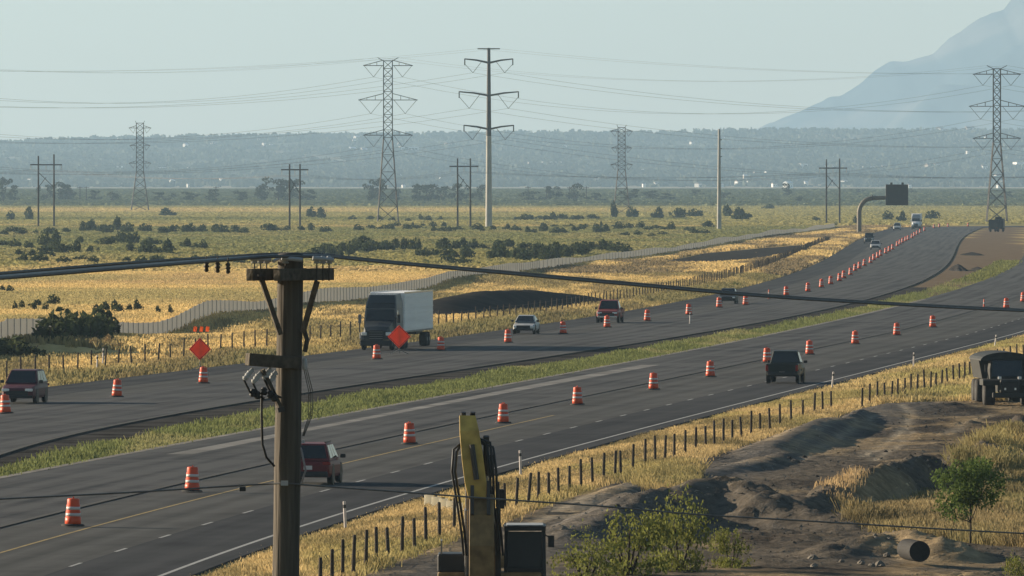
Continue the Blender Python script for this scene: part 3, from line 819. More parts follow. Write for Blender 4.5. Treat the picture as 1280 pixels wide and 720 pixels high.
# ---------------------------------------------------------------- trees
def tree_mesh(k, n=520, leaf=.055, col=(0.055, 0.062, 0.035), m=None, low=.16, fuzz=.012, nc=None):
    r = random.Random(k); cl = []
    for _ in range(nc or r.randint(9, 13)):
        a, q = r.uniform(0, 6.28), r.uniform(0, .40) ** .8
        h = r.uniform(low, .88)
        cl.append((math.cos(a) * q, math.sin(a) * q, h, r.uniform(.10, .19), r.uniform(.10, .19), r.uniform(.08, .14)))
    P = blob_points(n, cl); P = P + rng.normal(0, fuzz, P.shape) * np.array((1, 1, .8))
    return leaf_mesh('crown', P, leaf, np.broadcast_to(np.array(col), (len(P), 3)), m or M_farleaf), cl
def trunk_mesh(cl, r0=.03):
    b = MB()
    b.tube([(0, 0, -.03), (.01, 0, .2), (0, .01, .45)], [r0, r0 * .8, r0 * .5], 7)
    for c in cl[:7]:
        b.tube([(0, 0, .22), (c[0] * .5, c[1] * .5, c[2] * .7), (c[0], c[1], c[2])], [r0 * .5, r0 * .33, r0 * .15], 5)
    return b.mesh('trunk', M_post)
FAR_T = []
for k in range(5):
    me, cl = tree_mesh(60 + k); FAR_T.append((me, trunk_mesh(cl)))
def far_tree(px, py, wpx, hpx, label, group, bushy=False):
    # the far plain rises gently: solve the distance at which the terrain meets this pixel row
    D = np.linspace(2000, 7600, 1500)
    yy = YH + (H - terrain((px - 640) * D / F, D)) * F / D
    k = int(np.argmin(np.abs(yy - py))); d = float(D[k])
    X = (px - 640) * d / F; s = d / F
    t = empty('tree', (X, d, gz(X, d)), random.uniform(0, 6.28), label, 'tree', group)
    t.scale = (wpx * s / .8, wpx * s / .8, hpx * s * 1.25)
    a, b = (random.choice(SHRUBS), STEM_ME) if bushy else random.choice(FAR_T)
    if bushy: t.scale = (wpx * s / 1.5, wpx * s / 1.5, hpx * s * 1.35)
    link('crown', a, t); link('trunk', b, t)
    return t
L1, G1 = 'hazy dark tree in the line along the far edge of the plain', 'trees along the far edge of the plain'
for (px, py, w, h) in [(4,254,22,27),(14,253,16,18),(58,252,20,18),(75,252,22,20),(88,252,24,18),(118,252,16,12),(140,253,18,11),(205,253,22,11),(238,253,22,11),(262,253,20,14),(300,253,26,12),(332,253,26,19),(348,253,34,26),(362,253,30,24),(385,253,22,13),(462,254,18,20),(475,254,24,26),(496,253,24,14),(522,254,24,20),(535,254,26,20),(552,253,22,17),(575,254,26,20),(600,253,18,18),(660,253,24,12),(688,252,20,16),(697,249,14,13),(720,254,22,20),(745,253,22,10),(785,253,22,14),(812,250,26,10),(830,252,24,9),(986,246,14,14),(1072,243,14,6),(1140,243,10,6),(1258,250,14,9),(1240,252,20,8),(870,245,16,7),(1000,254,18,7),(905,250,20,8)]:
    far_tree(px, py, w, h, L1, G1)
L2, G2 = 'dark bushy tree standing in the olive grass of the mid plain', 'bushy trees of the mid plain'
for (px, py, w, h) in [(14,276,14,10),(38,276,17,15),(210,271,28,11),(391,273,16,12),(404,274,18,14),(766,273,14,16),(788,273,18,12),(822,274,20,15),(848,274,24,13),(872,272,24,10),(922,276,30,16),(908,272,20,12),(885,285,22,7),(1019,277,16,5),(1110,276,16,10),(960,262,20,6),(1070,281,8,9),(1128,278,14,14),(1165,275,20,10)]:
    far_tree(px, py, w, h, L2, G2, True)

# sapling on the bank and the bushes below it
def big_tree(loc, w, h, k, label, n=5200, leaf=.021, col=(0.11, 0.155, 0.045)):
    me, cl = tree_mesh(k, n, leaf, col, M_leaf, .27, .032, 26)
    t = empty('tree', loc, 0.6, label, 'tree'); t.scale = (w / .95, w / .95, h)
    link('crown', me, t); link('trunk', trunk_mesh(cl, .016), t)
    return t
d0 = 317.0
X0 = (1213 - 640) * d0 / F
zb = H - (676 - YH) * d0 / F
big_tree((X0, d0, zb), 86 * d0 / F, 106 * d0 / F, 90, 'young green leafy tree growing on the dry grass bank')
zb2 = earth_z(X0, d0)
LUSH = [shrub_mesh(51, 2200, .035, (0.17, 0.185, 0.05), .09), shrub_mesh(52, 2200, .035, (0.19, 0.20, 0.055), .09), shrub_mesh(53, 2200, .035, (0.18, 0.19, 0.05), .09)]
for (px, top, wpx, d, lab) in [(785,632,110,292,'yellow-green bush below the dirt mound, nearer the excavator'),(850,622,100,296,'wide yellow-green bush against the foot of the dark mound'),(732,668,90,286,'low green bush beside the excavator cab'),(915,655,60,298,'thin olive bush at the right end of the green bushes'),(1285,690,60,286,'low green bush at the foot of the grassy bank')]:
    X = (px - 640) * d / F; zt = H - (top - YH) * d / F; zg = min(earth_z(X, d), zt - 1.0)
    shrub((X, d, zg - .1), wpx * d / F, (zt - zg) * 1.15, lab, None, 'bush', 'bush', meshes=LUSH)

# ---------------------------------------------------------------- hills and mountain
hx = np.linspace(-1500, 1500, 330); hy = np.concatenate([np.linspace(11000, 17300, 200), np.linspace(17400, 19500, 8)])
HX, HY = np.meshgrid(hx, hy)
sky_px = np.array([(-400,182),(0,178),(60,175),(150,172),(250,170),(400,168),(560,167),(650,165),(780,166),(900,164),(960,162),(1100,163),(1280,163),(1700,163)], float)
def hill_h(X, Y):
    px = 640 + X * F / 16200
    top = H - (np.interp(px, sky_px[:, 0], sky_px[:, 1]) + 1.5 - YH) * 16200 / F
    t = np.clip((Y - 11000) / 5200, 0, 1)
    base = 6.0 + (top - 6.0) * (0.62 * t + 0.38 * t * t)
    return np.where(Y > 16200, top - (Y - 16200) * .02, base)
HZ = hill_h(HX, HY)
rough = np.abs(rng.normal(0, 1, HX.shape)) ** 1.3
HZ = HZ + 5 * fbm(HX * .006, HY * .002, 3, 62) * np.clip((HY - 11100) / 1500, 0, 1) * np.clip((16100 - HY) / 1200, 0, 1)
hc = mixc(np.broadcast_to(np.array((0.085, 0.092, 0.070)), HX.shape + (3,)), np.array((0.15, 0.14, 0.11)), sstep(.52, .68, fbm(HX * .012, HY * .0022, 5, 63) + .5))
hc = mixc(hc, np.array((0.24, 0.21, 0.15)), sstep(11900, 11300, HY))
hills = np_mesh('hills', np.stack([HX.ravel(), HY.ravel(), HZ.ravel()], 1), grid_faces(len(hx), len(hy)), M_hill, True, hc.reshape(-1, 3))
tag(hills, 'long hazy wooded bench dotted with pale houses', 'hills', kind='structure')

mtn_px = np.array([(800,240),(900,182),(940,163),(975,148),(1010,133),(1028,125),(1036,120),(1050,117),(1075,102),(1092,87),(1110,75),(1130,71),(1150,68),(1166,63),(1185,46),(1200,38),(1225,20),(1240,13),(1255,9),(1268,-6),(1300,-30),(1360,-50),(1450,-70),(1600,-40),(1750,40),(1900,150),(1960,240)], float)
DM = 26000.0
mx_ = np.linspace(250, 3000, 260); my = np.linspace(21500, 31000, 110)
MX, MY = np.meshgrid(mx_, my)
px_of = 640 + MX * F / DM
crest = H - (np.interp(px_of, mtn_px[:, 0], mtn_px[:, 1]) - YH) * DM / F
t = 1 - np.abs(MY - DM) / np.where(MY < DM, 4500, 5000)
t = np.clip(t, 0, 1)
MZ = (crest + 22 * fbm(MX * .012, MY * 0, 5, 70)) * t ** 1.15 + 260 * fbm(MX * .0045, MY * .0012, 5, 71) * t * (1 - t) * 3
mcol = mixc(np.broadcast_to(np.array((0.026, 0.036, 0.040)), MX.shape + (3,)), np.array((0.085, 0.082, 0.075)), sstep(.42, .62, fbm(MX * .006, MY * .0015, 5, 72) + .5))
mtn = np_mesh('mountain', np.stack([MX.ravel(), MY.ravel(), MZ.ravel() - 4], 1), grid_faces(len(mx_), len(my)), M_mtn, True, mcol.reshape(-1, 3))
tag(mtn, 'steep blue mountain shoulder rising behind the bench', 'mountain', kind='structure')

# woods on the bench: thousands of crowns that read as one mass
nw = 26000
wx = rng.uniform(-960, 960, nw); wy = 11200 + 5060 * rng.uniform(0, 1, nw)
kw = (fbm(wx * .011, wy * .0026, 4, 61) + .5 > .40 + .12 * rng.uniform(-1, 1, nw)) | (wy > 15900)
wx, wy = wx[kw], wy[kw]
P = np.stack([wx, wy, hill_h(wx, wy) - .5], 1)
cw = mixc(np.broadcast_to(np.array((0.066, 0.075, 0.060)), (len(wx), 3)), np.array((0.09, 0.097, 0.073)), rng.uniform(0, 1, len(wx)))
blades('hillside_woods', P, rng.uniform(3, 8, len(wx)), rng.uniform(6, 15, len(wx)), 3, cw, 'dark woods spread over the hazy bench', m=M_farleaf, lean=.15, spread=2.5, cat='woods')

# pale houses on the bench
M_hw = mat('house_wall', (0.78, 0.75, 0.70), .8, var=.12, scale=.1)
M_hw2 = mat('house_wall_tan', (0.42, 0.36, 0.29), .8, var=.12, scale=.1)
M_hr = mat('house_roof', (0.20, 0.17, 0.15), .85, var=.2, scale=.1)
M_hr2 = mat('metal_roof', (0.6, 0.6, 0.6), .5, var=.1, scale=.1)
def house(px, py, wpx, hpx, big=False):
    D = np.linspace(11050, 16190, 900)
    X = (px - 640) * D / F
    yy = YH + (H - hill_h(X, D)) * F / D
    d = float(D[int(np.argmin(np.abs(yy - py)))])
    X = (px - 640) * d / F; s = d / F
    w, h = wpx * s, hpx * s * .85
    z = float(hill_h(np.array([X]), np.array([d]))[0])
    t = empty('house' if not big else 'building', (X, d, z - 1), random.uniform(.25, .95), None, None)
    if big: t.rotation_euler[2] = random.uniform(.25, .4)
    tag(t, 'long flat-roofed white building low on the hazy bench' if big else 'small pale gabled house on the hazy wooded bench', 'building' if big else 'house', 'large white buildings on the bench' if big else 'houses on the bench')
    dp = min(w, 18)
    MB().box((0, 0, (h + 2) / 2), (w, dp, h + 2)).build('wall', random.choice([M_hw, M_hw, M_hw2]), t)
    if big:
        MB().box((0, 0, h + 2.3), (w * 1.02, dp * 1.02, .6)).build('roof', M_hr2, t)
        for k in range(5): MB().box(((k - 2) * w / 5.5, -dp / 2 - .06, 1 + h * .5), (w / 9, .1, h * .35)).build('window', M_glass, t)
    else:
        MB().prism([(-dp * .58, h + 2), (dp * .58, h + 2), (0, h + 2 + dp * .28)], -w * .54, w * .54).build('roof', random.choice([M_hr, M_hr, M_hr2]), t)
        for k in (-1, 1): MB().box((k * w * .22, -dp / 2 - .06, 1 + h * .55), (w * .16, .1, h * .35)).build('window', M_glass, t)
for (px, py, w, h) in [(690,207,22,4),(145,212,14,3.5),(200,213,13,3),(240,213,10,3),(510,188,24,4),(1085,213,18,4),(1036,212,12,4),(1276,210,16,7),(1004,212,9,7)]:
    house(px, py, w, h, True)
hp = [(985,237,9,7),(276,229,4,6),(873,234,7,4),(923,233,7,6),(936,232,4,5),(946,233,5,4),(968,234,6,4),(1105,212,6,4),(1160,210,6,4),(1170,210,6,4),(1230,212,7,4),(1248,235,4,3),(38,228,5,4),(44,228,4,4),(75,228,4,4),(81,228,4,3),(215,229,5,3),(805,234,4,3),(820,233,5,4),(832,233,5,3),(330,187,6,3),(322,177,5,3),(440,189,8,3),(455,190,7,3),(560,183,7,3),(150,177,5,3),(232,184,5,3),(268,182,7,3),(350,176,6,3),(705,186,5,3),(745,228,6,3),(1175,162.5,8,4),(1212,162.5,10,4)]
for k in range(44):
    hp.append((random.uniform(5, 1275), random.choice([random.uniform(172, 200), random.uniform(205, 234), random.uniform(226, 235)]), random.uniform(3, 6), random.uniform(2, 3.4)))
for q in hp: house(*q)
# ---------------------------------------------------------------- power lines on the plain
def v_string(b, a, c, tip, r=.07):
    b.tube([a, tip], r, 5); b.tube([c, tip], r, 5)

def lattice_tower(name, px, base_py, top_py, label, half_arms, arm_rows, legs_px, waist_px, waist_row, small=False):
    X, d, _ = G(px, base_py); s = d / F; g = gz(X, d)
    t = empty(name, (X, d, g), 0.0, label, 'pylon')
    hz = lambda row: (base_py - row) * s
    Ht, wz, wb, ww = hz(top_py), hz(waist_row), legs_px * s / 2, waist_px * s / 2
    th = .26 if not small else .24
    def hw(z): return wb + (ww - wb) * z / wz if z < wz else ww
    levels = list(np.linspace(0, wz, 6)) + list(np.linspace(wz, Ht - 1, 11))[1:]
    cr = lambda z: [(-hw(z), -hw(z), z), (hw(z), -hw(z), z), (hw(z), hw(z), z), (-hw(z), hw(z), z)]
    for k in range(4):
        b = MB()
        for z0, z1 in zip(levels[:-1], levels[1:]): b.bar(cr(z0)[k], cr(z1)[k], th)
        b.build('leg', M_dsteel, t)
    for k in range(4):
        b = MB()
        for z0, z1 in zip(levels[:-1], levels[1:]):
            A, B = cr(z0), cr(z1); j = (k + 1) % 4
            b.bar(A[k], B[j], th * .6); b.bar(A[j], B[k], th * .6); b.bar(B[k], B[j], th * .6)
        b.build('bracing', M_dsteel, t)
    tips = []
    for row_, ha in zip(arm_rows, half_arms):
        z, L = hz(row_), ha * s
        for sg in (-1, 1):
            b = MB()
            for yy in (-ww, ww):
                b.bar((sg * ww, yy, z), (sg * L, 0, z), th * .8); b.bar((sg * ww, yy, z + L * .22), (sg * L, 0, z), th * .7)
                for q in (.33, .66): b.bar((sg * (ww + (L - ww) * q), yy * (1 - q), z), (sg * (ww + (L - ww) * q), yy * (1 - q), z + L * .22 * (1 - q)), th * .5)
            b.build('cross_arm', M_dsteel, t)
            tip = (sg * (L * .58), 0, z - L * .46)
            b = MB(); v_string(b, (sg * L * .97, 0, z), (sg * max(ww * 1.3, L * .2), 0, z), tip)
            b.build('insulator', M_dsteel, t)
            tips.append((X + tip[0], d, g + tip[2]))
    b = MB()
    for sg in (-1, 1):
        b.bar((sg * ww, 0, Ht - 1), (sg * half_arms[0] * s * .42, 0, Ht), th * .8)
    b.bar((-ww, 0, Ht - 1), (ww, 0, Ht - 1), th)
    b.build('peak', M_dsteel, t)
    tips.append((X - half_arms[0] * s * .42, d, g + Ht)); tips.append((X + half_arms[0] * s * .42, d, g + Ht))
    return tips
T_A = lattice_tower('lattice_pylon', 485, 279, 72, 'tall lattice pylon with three tiers of arms, left of the steel monopole', (31, 37, 31), (82, 125, 169), 26, 11, 172)
T_B = lattice_tower('lattice_pylon', 1246, 279, 82, 'tall lattice pylon rising beyond the bend of the road', (30, 35, 30), (93, 133, 173), 26, 9, 178)
T_C = lattice_tower('lattice_pylon', 175, 264, 151, 'small grey lattice pylon between two wooden H-frames on the plain', (14, 13, 14), (160, 182, 204), 22, 9, 215, True)
T_D = lattice_tower('lattice_pylon', 777, 270, 156, 'small grey lattice pylon right of the steel monopole', (14, 13, 14), (164, 185, 206), 21, 9, 212, True)

def monopole():
    X, d, _ = G(611, 285); s = d / F; g = gz(X, d)
    t = empty('steel_monopole', (X, d, g), 0, 'tall tapered steel monopole with three cross arms and V insulators', 'utility pole')
    hz = lambda r_: (285 - r_) * s
    MB().lathe([(.95, -.3), (.93, 0), (.75, hz(200)), (.70, hz(170))], 14).build('pole_base', M_pale, t)
    MB().lathe([(.69, hz(170) - .02), (.42, hz(60))], 14).build('pole_shaft', M_dsteel, t)
    tips = []
    for row_, ha in ((76, 30), (117, 37), (159, 31)):
        z, L = hz(row_), ha * s
        for sg in (-1, 1):
            b = MB(); b.tube([(sg * .3, 0, z - .5), (sg * L * .5, 0, z + .15), (sg * L, 0, z + .5)], [.3, .24, .17], 7)
            b.bar((sg * L, 0, z + .6), (sg * L, 0, z - 1.2), .3); b.build('cross_arm', M_dsteel, t)
            tip = (sg * L * .66, 0, z - L * .5)
            b = MB(); v_string(b, (sg * L, 0, z - .9), (sg * L * .3, 0, z - .2), tip); b.build('insulator', M_dsteel, t)
            tips.append((X + tip[0], d, g + tip[2]))
    b = MB(); b.bar((-14 * s, 0, hz(61)), (14 * s, 0, hz(61)), .3); b.build('shield_arm', M_dsteel, t)
    tips += [(X - 14 * s, d, g + hz(61)), (X + 14 * s, d, g + hz(61))]
    return tips
T_M = monopole()

X, d, _ = G(899, 288); s = d / F
t = empty('utility_pole', (X, d, gz(X, d)), 0, 'lone pale tapered pole standing left of the overhead road sign', 'utility pole')
MB().lathe([(.62, -.3), (.6, 0), (.5, 40 * s), (.3, 126 * s), (.05, 127 * s)], 12).build('shaft', M_pale, t)
for z in (113, 102, 92): b = MB(); b.bar((0, 0, z * s), (3.4 * s, 0, z * s + .1), .22); b.build('bracket', M_dsteel, t)

def h_frame(pa, pb, base, topa, topb, arm, label, d=None):
    xm = (pa + pb) / 2
    X, d, _ = G(xm, base); s = d / F; g = gz(X, d)
    t = empty('h_frame_pole', (X, d, g), 0, label, 'utility pole', None)
    w = (pb - pa) * s / 2
    for sg, tp in ((-1, topa), (1, topb)):
        b = MB(); b.tube([(sg * w, 0, -.3), (sg * w, 0, (base - tp) * s)], [.28, .2], 8); b.build('pole', M_hpole, t)
    za = (base - arm) * s
    b = MB(); b.bar((-w - 2.2, -.32, za), (w + 2.2, -.32, za), .22, .34); b.build('cross_arm', M_hpole, t)
    for sg in (-1, 1):
        b = MB(); b.bar((sg * w, -.25, za - 6.2), (-sg * w * .0, -.25, za - 3.4) if sg < 0 else (-sg * w, -.25, za - 6.2 + 4.2), .17); b.build('brace', M_hpole, t)
    out = []
    for q in (-1, 0, 1):
        p = (q * (w + 2), -.32, za)
        b = MB(); b.tube([p, (p[0], p[1], za - 1.4)], .09, 6); b.build('insulator', M_ins, t)
        out.append((X + p[0], d - .32, g + za - 1.4))
    return out
H1 = h_frame(48, 67.5, 285, 195, 193, 206, 'dark wooden H-frame pole at the left end of its line, near two bushes')
H2 = h_frame(362, 375, 288, 205, 205, 212, 'dark wooden H-frame pole right of the small grey lattice pylon')
H3 = h_frame(572, 588, 285.5, 198, 198, 208, 'wooden H-frame pole close beside the steel monopole')
H4 = h_frame(1033, 1049.5, 281, 199, 198, 210, 'dark wooden H-frame pole beside the overhead road sign')

def sag(a, b, drop, n=18):
    a, b = Vector(a), Vector(b)
    return [a.lerp(b, k / n) - Vector((0, 0, drop * 4 * (k / n) * (1 - k / n))) for k in range(n + 1)]
def conductor(a, b, drop, r, label, group, m=None):
    o = MB().tube(sag(a, b, drop), r, 5, False).build('power_line', m or M_wire, None)
    return tag(o, label, 'power line', group)
def tier(k): return 'thin shield wire at the top' if k > 5 else ('upper-tier conductor', 'middle-tier conductor', 'lower-tier conductor')[k // 2]
for k in range(8):
    far = (T_A[k][0] - 190, T_A[k][1] + 60, T_A[k][2] + 3.5)
    conductor(far, T_A[k], 9.5 if k < 6 else 6, .035 if k < 6 else .02, tier(k) + ' running from the tall pylon away from the monopole', 'conductors of the tall pylons')
    conductor(T_A[k], T_B[k], 10 if k < 6 else 6, .032 if k < 6 else .02, tier(k) + ' strung between the two tall lattice pylons', 'conductors of the tall pylons')
    conductor(T_B[k], (T_B[k][0] + 190, T_B[k][1] + 100, T_B[k][2]), 8, .032, tier(k) + ' leaving the tall pylon beyond the road bend', 'conductors of the tall pylons')
for k in range(8):
    conductor((T_M[k][0] - 215, T_M[k][1] + 20, T_M[k][2] - 2), T_M[k], 8.5 if k < 6 else 5, .03 if k < 6 else .018, tier(k) + ' of the steel monopole on its lattice pylon side', 'conductors of the steel monopole')
    conductor(T_M[k], (T_M[k][0] + 260, T_M[k][1] + 60, T_M[k][2] + 1), 11 if k < 6 else 7, .03 if k < 6 else .018, tier(k) + ' of the steel monopole on its road side', 'conductors of the steel monopole')
LH = 'thin low wire running between the wooden H-frame poles'
for k in range(3):
    for A, B in ((H1, H2), (H2, H3), (H3, H4)): conductor(A[k], B[k], 1.6, .022, LH, 'wires of the H-frame line')
    conductor((H1[k][0] - 80, H1[k][1], H1[k][2]), H1[k], 1.5, .022, LH, 'wires of the H-frame line')
    conductor(H4[k], (H4[k][0] + 90, H4[k][1] + 60, H4[k][2]), 1.5, .022, LH, 'wires of the H-frame line')
for k in range(7):                                            # tiny far poles in a row
    px = (100, 108, 270, 660, 683, 712, 733)[k]
    py = 252
    D = np.linspace(3000, 7600, 1500); yy = YH + (H - terrain((px - 640) * D / F, D)) * F / D
    d = float(D[int(np.argmin(np.abs(yy - py)))]); X = (px - 640) * d / F; s = d / F
    t = empty('utility_pole', (X, d, gz(X, d)), 0, 'tiny far utility pole among the hazy trees', 'utility pole', 'tiny far utility poles')
    MB().tube([(0, 0, -.2), (0, 0, 19 * s)], [.35, .25], 6).build('shaft', M_hpole, t)
    b = MB(); b.bar((-1.6, 0, 17.5 * s), (1.6, 0, 17.5 * s), .3); b.build('cross_arm', M_hpole, t)

# ---------------------------------------------------------------- overhead sign
X, d, _ = G(1074, 292); s = d / F
t = empty('overhead_sign', (X, d, gz(X, d)), 0, 'curved steel cantilever carrying a dark message board over the road', 'road sign')
P = [(0, 0, -.2), (0, 0, 26 * s)]
for k in range(1, 9):
    a = k / 8 * math.pi / 2
    P.append((17 * s * (1 - math.cos(a)), 0, 26 * s + 18.5 * s * math.sin(a)))
P.append((36 * s, 0, 45 * s))
MB().tube(P, [.55] * 2 + [.52] * 8 + [.45], 12).build('cantilever_arm', mat('bronze_steel', (0.125, 0.105, 0.075), .6, .2, var=.15), t)
MB().lathe([(.85, -.1), (.85, .25), (.6, .3)], 12).build('base_plate', M_pale, t)
pan = MB().box((47 * s, -.75, 48.5 * s), (28 * s, .9, 26 * s)).build('message_board', mat('board_black', (0.030, 0.024, 0.021), .6, var=.15, scale=1), t, bevel=.05)
for k in range(4): b = MB(); b.box((47 * s, -1.22, (39 + k * 6.3) * s), (26.6 * s, .03, .07)); b.build('seam', M_black, pan)
for sg in (-1, 1):
    b = MB(); b.bar((47 * s + sg * 7 * s, -.75, 61 * s), (47 * s + sg * 7 * s, -.75, 64 * s), .55); b.build('beacon', M_black, pan)
    b = MB(); b.bar((47 * s + sg * 5 * s, -.25, 38 * s), (47 * s + sg * 5 * s, -.25, 59 * s), .2); b.build('hanger', M_dsteel, t)
b = MB().box((16.5 * s, 0, 45 * s), (.25, 1.35, 1.35)); b.build('flange', M_dsteel, t)

# ---------------------------------------------------------------- fences
# wooden post fence on the right
POST = MB().lathe([(.075, -.1), (.07, .55), (.065, 1.12), (.04, 1.15)], 8).mesh('post', M_post)
def post_fence(P, label, hs, wires=3, name='post_fence'):
    t = empty(name, (P[0][0], P[0][1], 0), 0, label, 'fence')
    prev = None
    for k, (x, y, z) in enumerate(P):
        o = link('post', POST, t, (x - P[0][0], y - P[0][1], z))
        sc = hs * random.uniform(.88, 1.12)
        o.scale = (.85, .85, sc); o.rotation_euler = (random.gauss(0, .03), random.gauss(0, .035), random.uniform(0, 6))
    for w in range(wires):
        b = MB(); b.tube([(x - P[0][0], y - P[0][1], z + hs * 1.1 * (.35 + .28 * w)) for x, y, z in P], .006, 4, False)
        b.build('wire', M_dsteel, t)
    return t
PR = [(float(rfx(G(*p)[1])) * .5 + G(*p)[0] * .5, G(*p)[1], gz(G(*p)[0], G(*p)[1])) for p in right_fence_px]
post_fence(PR, 'wooden post fence between the northbound verge and the haul road', 1.0)
pr2 = [(1077.5,515),(1087,509),(1096.6,507),(1106,505),(1114.6,502.6),(1122,500),(1131,497.5),(1138.8,496),(1146.7,495.5),(1156,494),(1163.5,493),(1170,491),(1177,488.6),(1184.6,485.8),(1192,483.5),(1199.8,480.5),(1206,478),(1212.5,475.5),(1219.5,473),(1226,470.5),(1233,468),(1240,465.5),(1247,463),(1255,460),(1263,457.5),(1271,455),(1280,452),(1289,449)]
PR2 = [(G(*p)[0], G(*p)[1], max(gz(G(*p)[0], G(*p)[1]), earth_z(G(*p)[0], G(*p)[1]))) for p in pr2]
post_fence(PR2, 'wooden post fence running behind the dump truck past the earthworks', 1.08)
lf_px = [(-30,486),(0,480),(60,471),(130,459),(215,452),(295,446),(400,432),(500,418),(600,404),(690,391),(808,376),(884,356),(931,344),(985,324),(1030,306),(1062,296)]
_lx = np.array([G(*p)[0] for p in lf_px]); _ld = np.array([G(*p)[1] for p in lf_px])
_lc = np.polyfit(np.log(_ld), _lx, 4); lfx = lambda y: np.polyval(_lc, np.log(y))
PL = []; y = 562.0
while y < 2180 and len(PL) < 296:
    x = float(lfx(y)); PL.append((x, y, gz(x, y))); y += 4.6 if y > 900 else 5.6
post_fence(PL, 'long wooden post fence along the far side of the southbound road', 1.22)

# grey fabric fence: panels between thin stakes, following the ground
t = empty('grey_fence', (0, 0, 0), 0, 'low undulating grey fabric fence winding along the edge of the plain', 'fence')
Yf = [590.0]
while Yf[-1] < 2560: Yf.append(Yf[-1] + (4.0 if Yf[-1] < 1300 else 9.0))
def fpt(y):
    x = float(gfx(y)); return x, y, gz(x, y)
nP = 0
far_b = MB()
def fh(y): return 1.38 + .16 * math.sin(y * .021) + .12 * math.sin(y * .047 + 1)
for a, bq in zip(Yf[:-1], Yf[1:]):
    A, B = Vector(fpt(a)), Vector(fpt(bq))
    ha, hb = fh(a), fh(bq)
    mid = (A + B) / 2 + Vector((.10, -.02, 0))
    def panel(b):
        V = []
        for p, h_ in ((A, ha), (mid, (ha + hb) / 2 - .03), (B, hb)):
            V += [(p.x, p.y, p.z - .12), (p.x, p.y, p.z + h_), (p.x - .03, p.y + .05, p.z + h_), (p.x - .03, p.y + .05, p.z - .12)]
        b.add(V, [(0,4,5,1),(1,5,6,2),(2,6,7,3),(4,8,9,5),(5,9,10,6),(6,10,11,7)])
    if nP < 298:
        b = MB(); panel(b); b.build('panel', M_fence, t); nP += 1
    else: panel(far_b)
if far_b.v: tag(far_b.build('panel', M_fence, t), kind='stuff')
STK = MB().box((0, 0, .8), (.06, .06, 1.7)).mesh('stake', mat('stake_grey', (0.33, 0.325, 0.31), .9))
for k, y in enumerate(Yf[:290]):
    p = fpt(y); o = link('stake', STK, t, (p[0] + .08, p[1] - .06, p[2])); o.scale = (1, 1, fh(y) / 1.6)

# dark paved strips behind the far left verge
def sheet(name, poly, z, m, label, kind='structure'):
    b = MB(); W = [G(*p) for p in poly]
    b.add([(x, y, gz(x, y) + z) for x, y, _ in W], [tuple(range(len(W)))])
    return tag(b.build(name, m), label, 'ground', kind=kind)
def lofted(name, top, bot, m, label, n=40, z=.06):
    """ground-hugging strip between two pixel lines."""
    T = [G(*p) for p in top]; B = [G(*p) for p in bot]
    def at(L, q):
        x = q * (len(L) - 1); i = min(int(x), len(L) - 2); f = x - i
        return tuple(L[i][k] * (1 - f) + L[i + 1][k] * f for k in range(3))
    V = []
    for i in range(n):
        a, b_ = at(T, i / (n - 1)), at(B, i / (n - 1))
        for j in range(9):
            x, y = a[0] + (b_[0] - a[0]) * j / 8, a[1] + (b_[1] - a[1]) * j / 8
            V.append((x, y, gz(x, y) + z + .25 * float(fbm(np.array([x * .3]), np.array([y * .05]), 2, 81)[0]) * (0 < j < 8)))
    o = np_mesh(name, np.array(V), grid_faces(9, n), m, True)
    return tag(o, label, 'dirt', kind='structure')
M_dsoil = mat('dark_soil', (0.040, 0.037, 0.034), .95, var=.4, scale=.5, bump=.5, spec=0)
lofted('dirt_track', [(835,325),(880,316),(940,311),(1000,307)], [(838,329),(890,328),(940,324),(1005,313)], M_dsoil, 'dark dirt strip between grey fence and southbound verge')
lofted('dirt_track', [(380,398),(430,391),(470,388)], [(390,414),(435,412),(470,404)], M_dsoil, 'bare grey dirt beside the lorry behind the fence')

# white plastic delineators on the verges
DEL = MB().lathe([(.05, -.1), (.05, 1.05), (.045, 1.1)], 8).mesh('post', M_band)
BND = MB().lathe([(.053, .85), (.053, .98)], 8).mesh('reflector', M_black)
for k, (px, py, h_) in enumerate([(432,662,.95),(651,594,1.0),(1040,487,1.0),(1142,461,1.0),(1243,437,1.0),(121,466,1.0),(862,405,1.0),(128,460,1.2)]):
    X, Y, _ = G(px, py)
    lab = 'slim white delineator post in the golden northbound verge' if k < 5 else 'slim white delineator post beside the southbound road'
    t = empty('delineator_post', (X, Y, gz(X, Y)), 0, lab, 'delineator', 'northbound delineator posts' if k < 5 else 'southbound delineator posts')
    t.rotation_euler = (0, random.gauss(.03, .05), 0); t.scale = (1, 1, h_)
    link('post', DEL, t); link('reflector', BND, t)
# white blocks by the fence
M_blk = mat('white_plastic', (0.80, 0.77, 0.68), .6, var=.1)
_n, _l = M_blk.node_tree.nodes, M_blk.node_tree.links                         # hollow plastic shell, the sun shows through
_t = _n.new('ShaderNodeBsdfTranslucent'); _t.inputs['Color'].default_value = (0.9, 0.85, 0.7, 1)
_m = _n.new('ShaderNodeMixShader'); _m.inputs[0].default_value = 0.5
_l.new(_n['Principled BSDF'].outputs[0], _m.inputs[1]); _l.new(_t.outputs[0], _m.inputs[2]); _l.new(_m.outputs[0], _n['Material Output'].inputs['Surface'])
for k in range(5):
    px, py = 536 + k * 9.2, 633 + k * 3.2
    X, Y, _ = G(px, py)
    t = empty('barrier_block', (X, Y, gz(X, Y)), -.2 + .03 * k, 'white plastic barrier block in the short row by the right fence', 'barrier', 'white barrier blocks')
    b = MB(); b.prism([(-.16, 0), (.16, 0), (.11, .2), (.09, .48), (-.09, .48), (-.11, .2)], -.16, .16); b.build('body', M_blk, t, bevel=.015)
    b = MB(); b.box((0, 0, .50), (.08, .06, .05)); b.build('filler_cap', M_black, t)

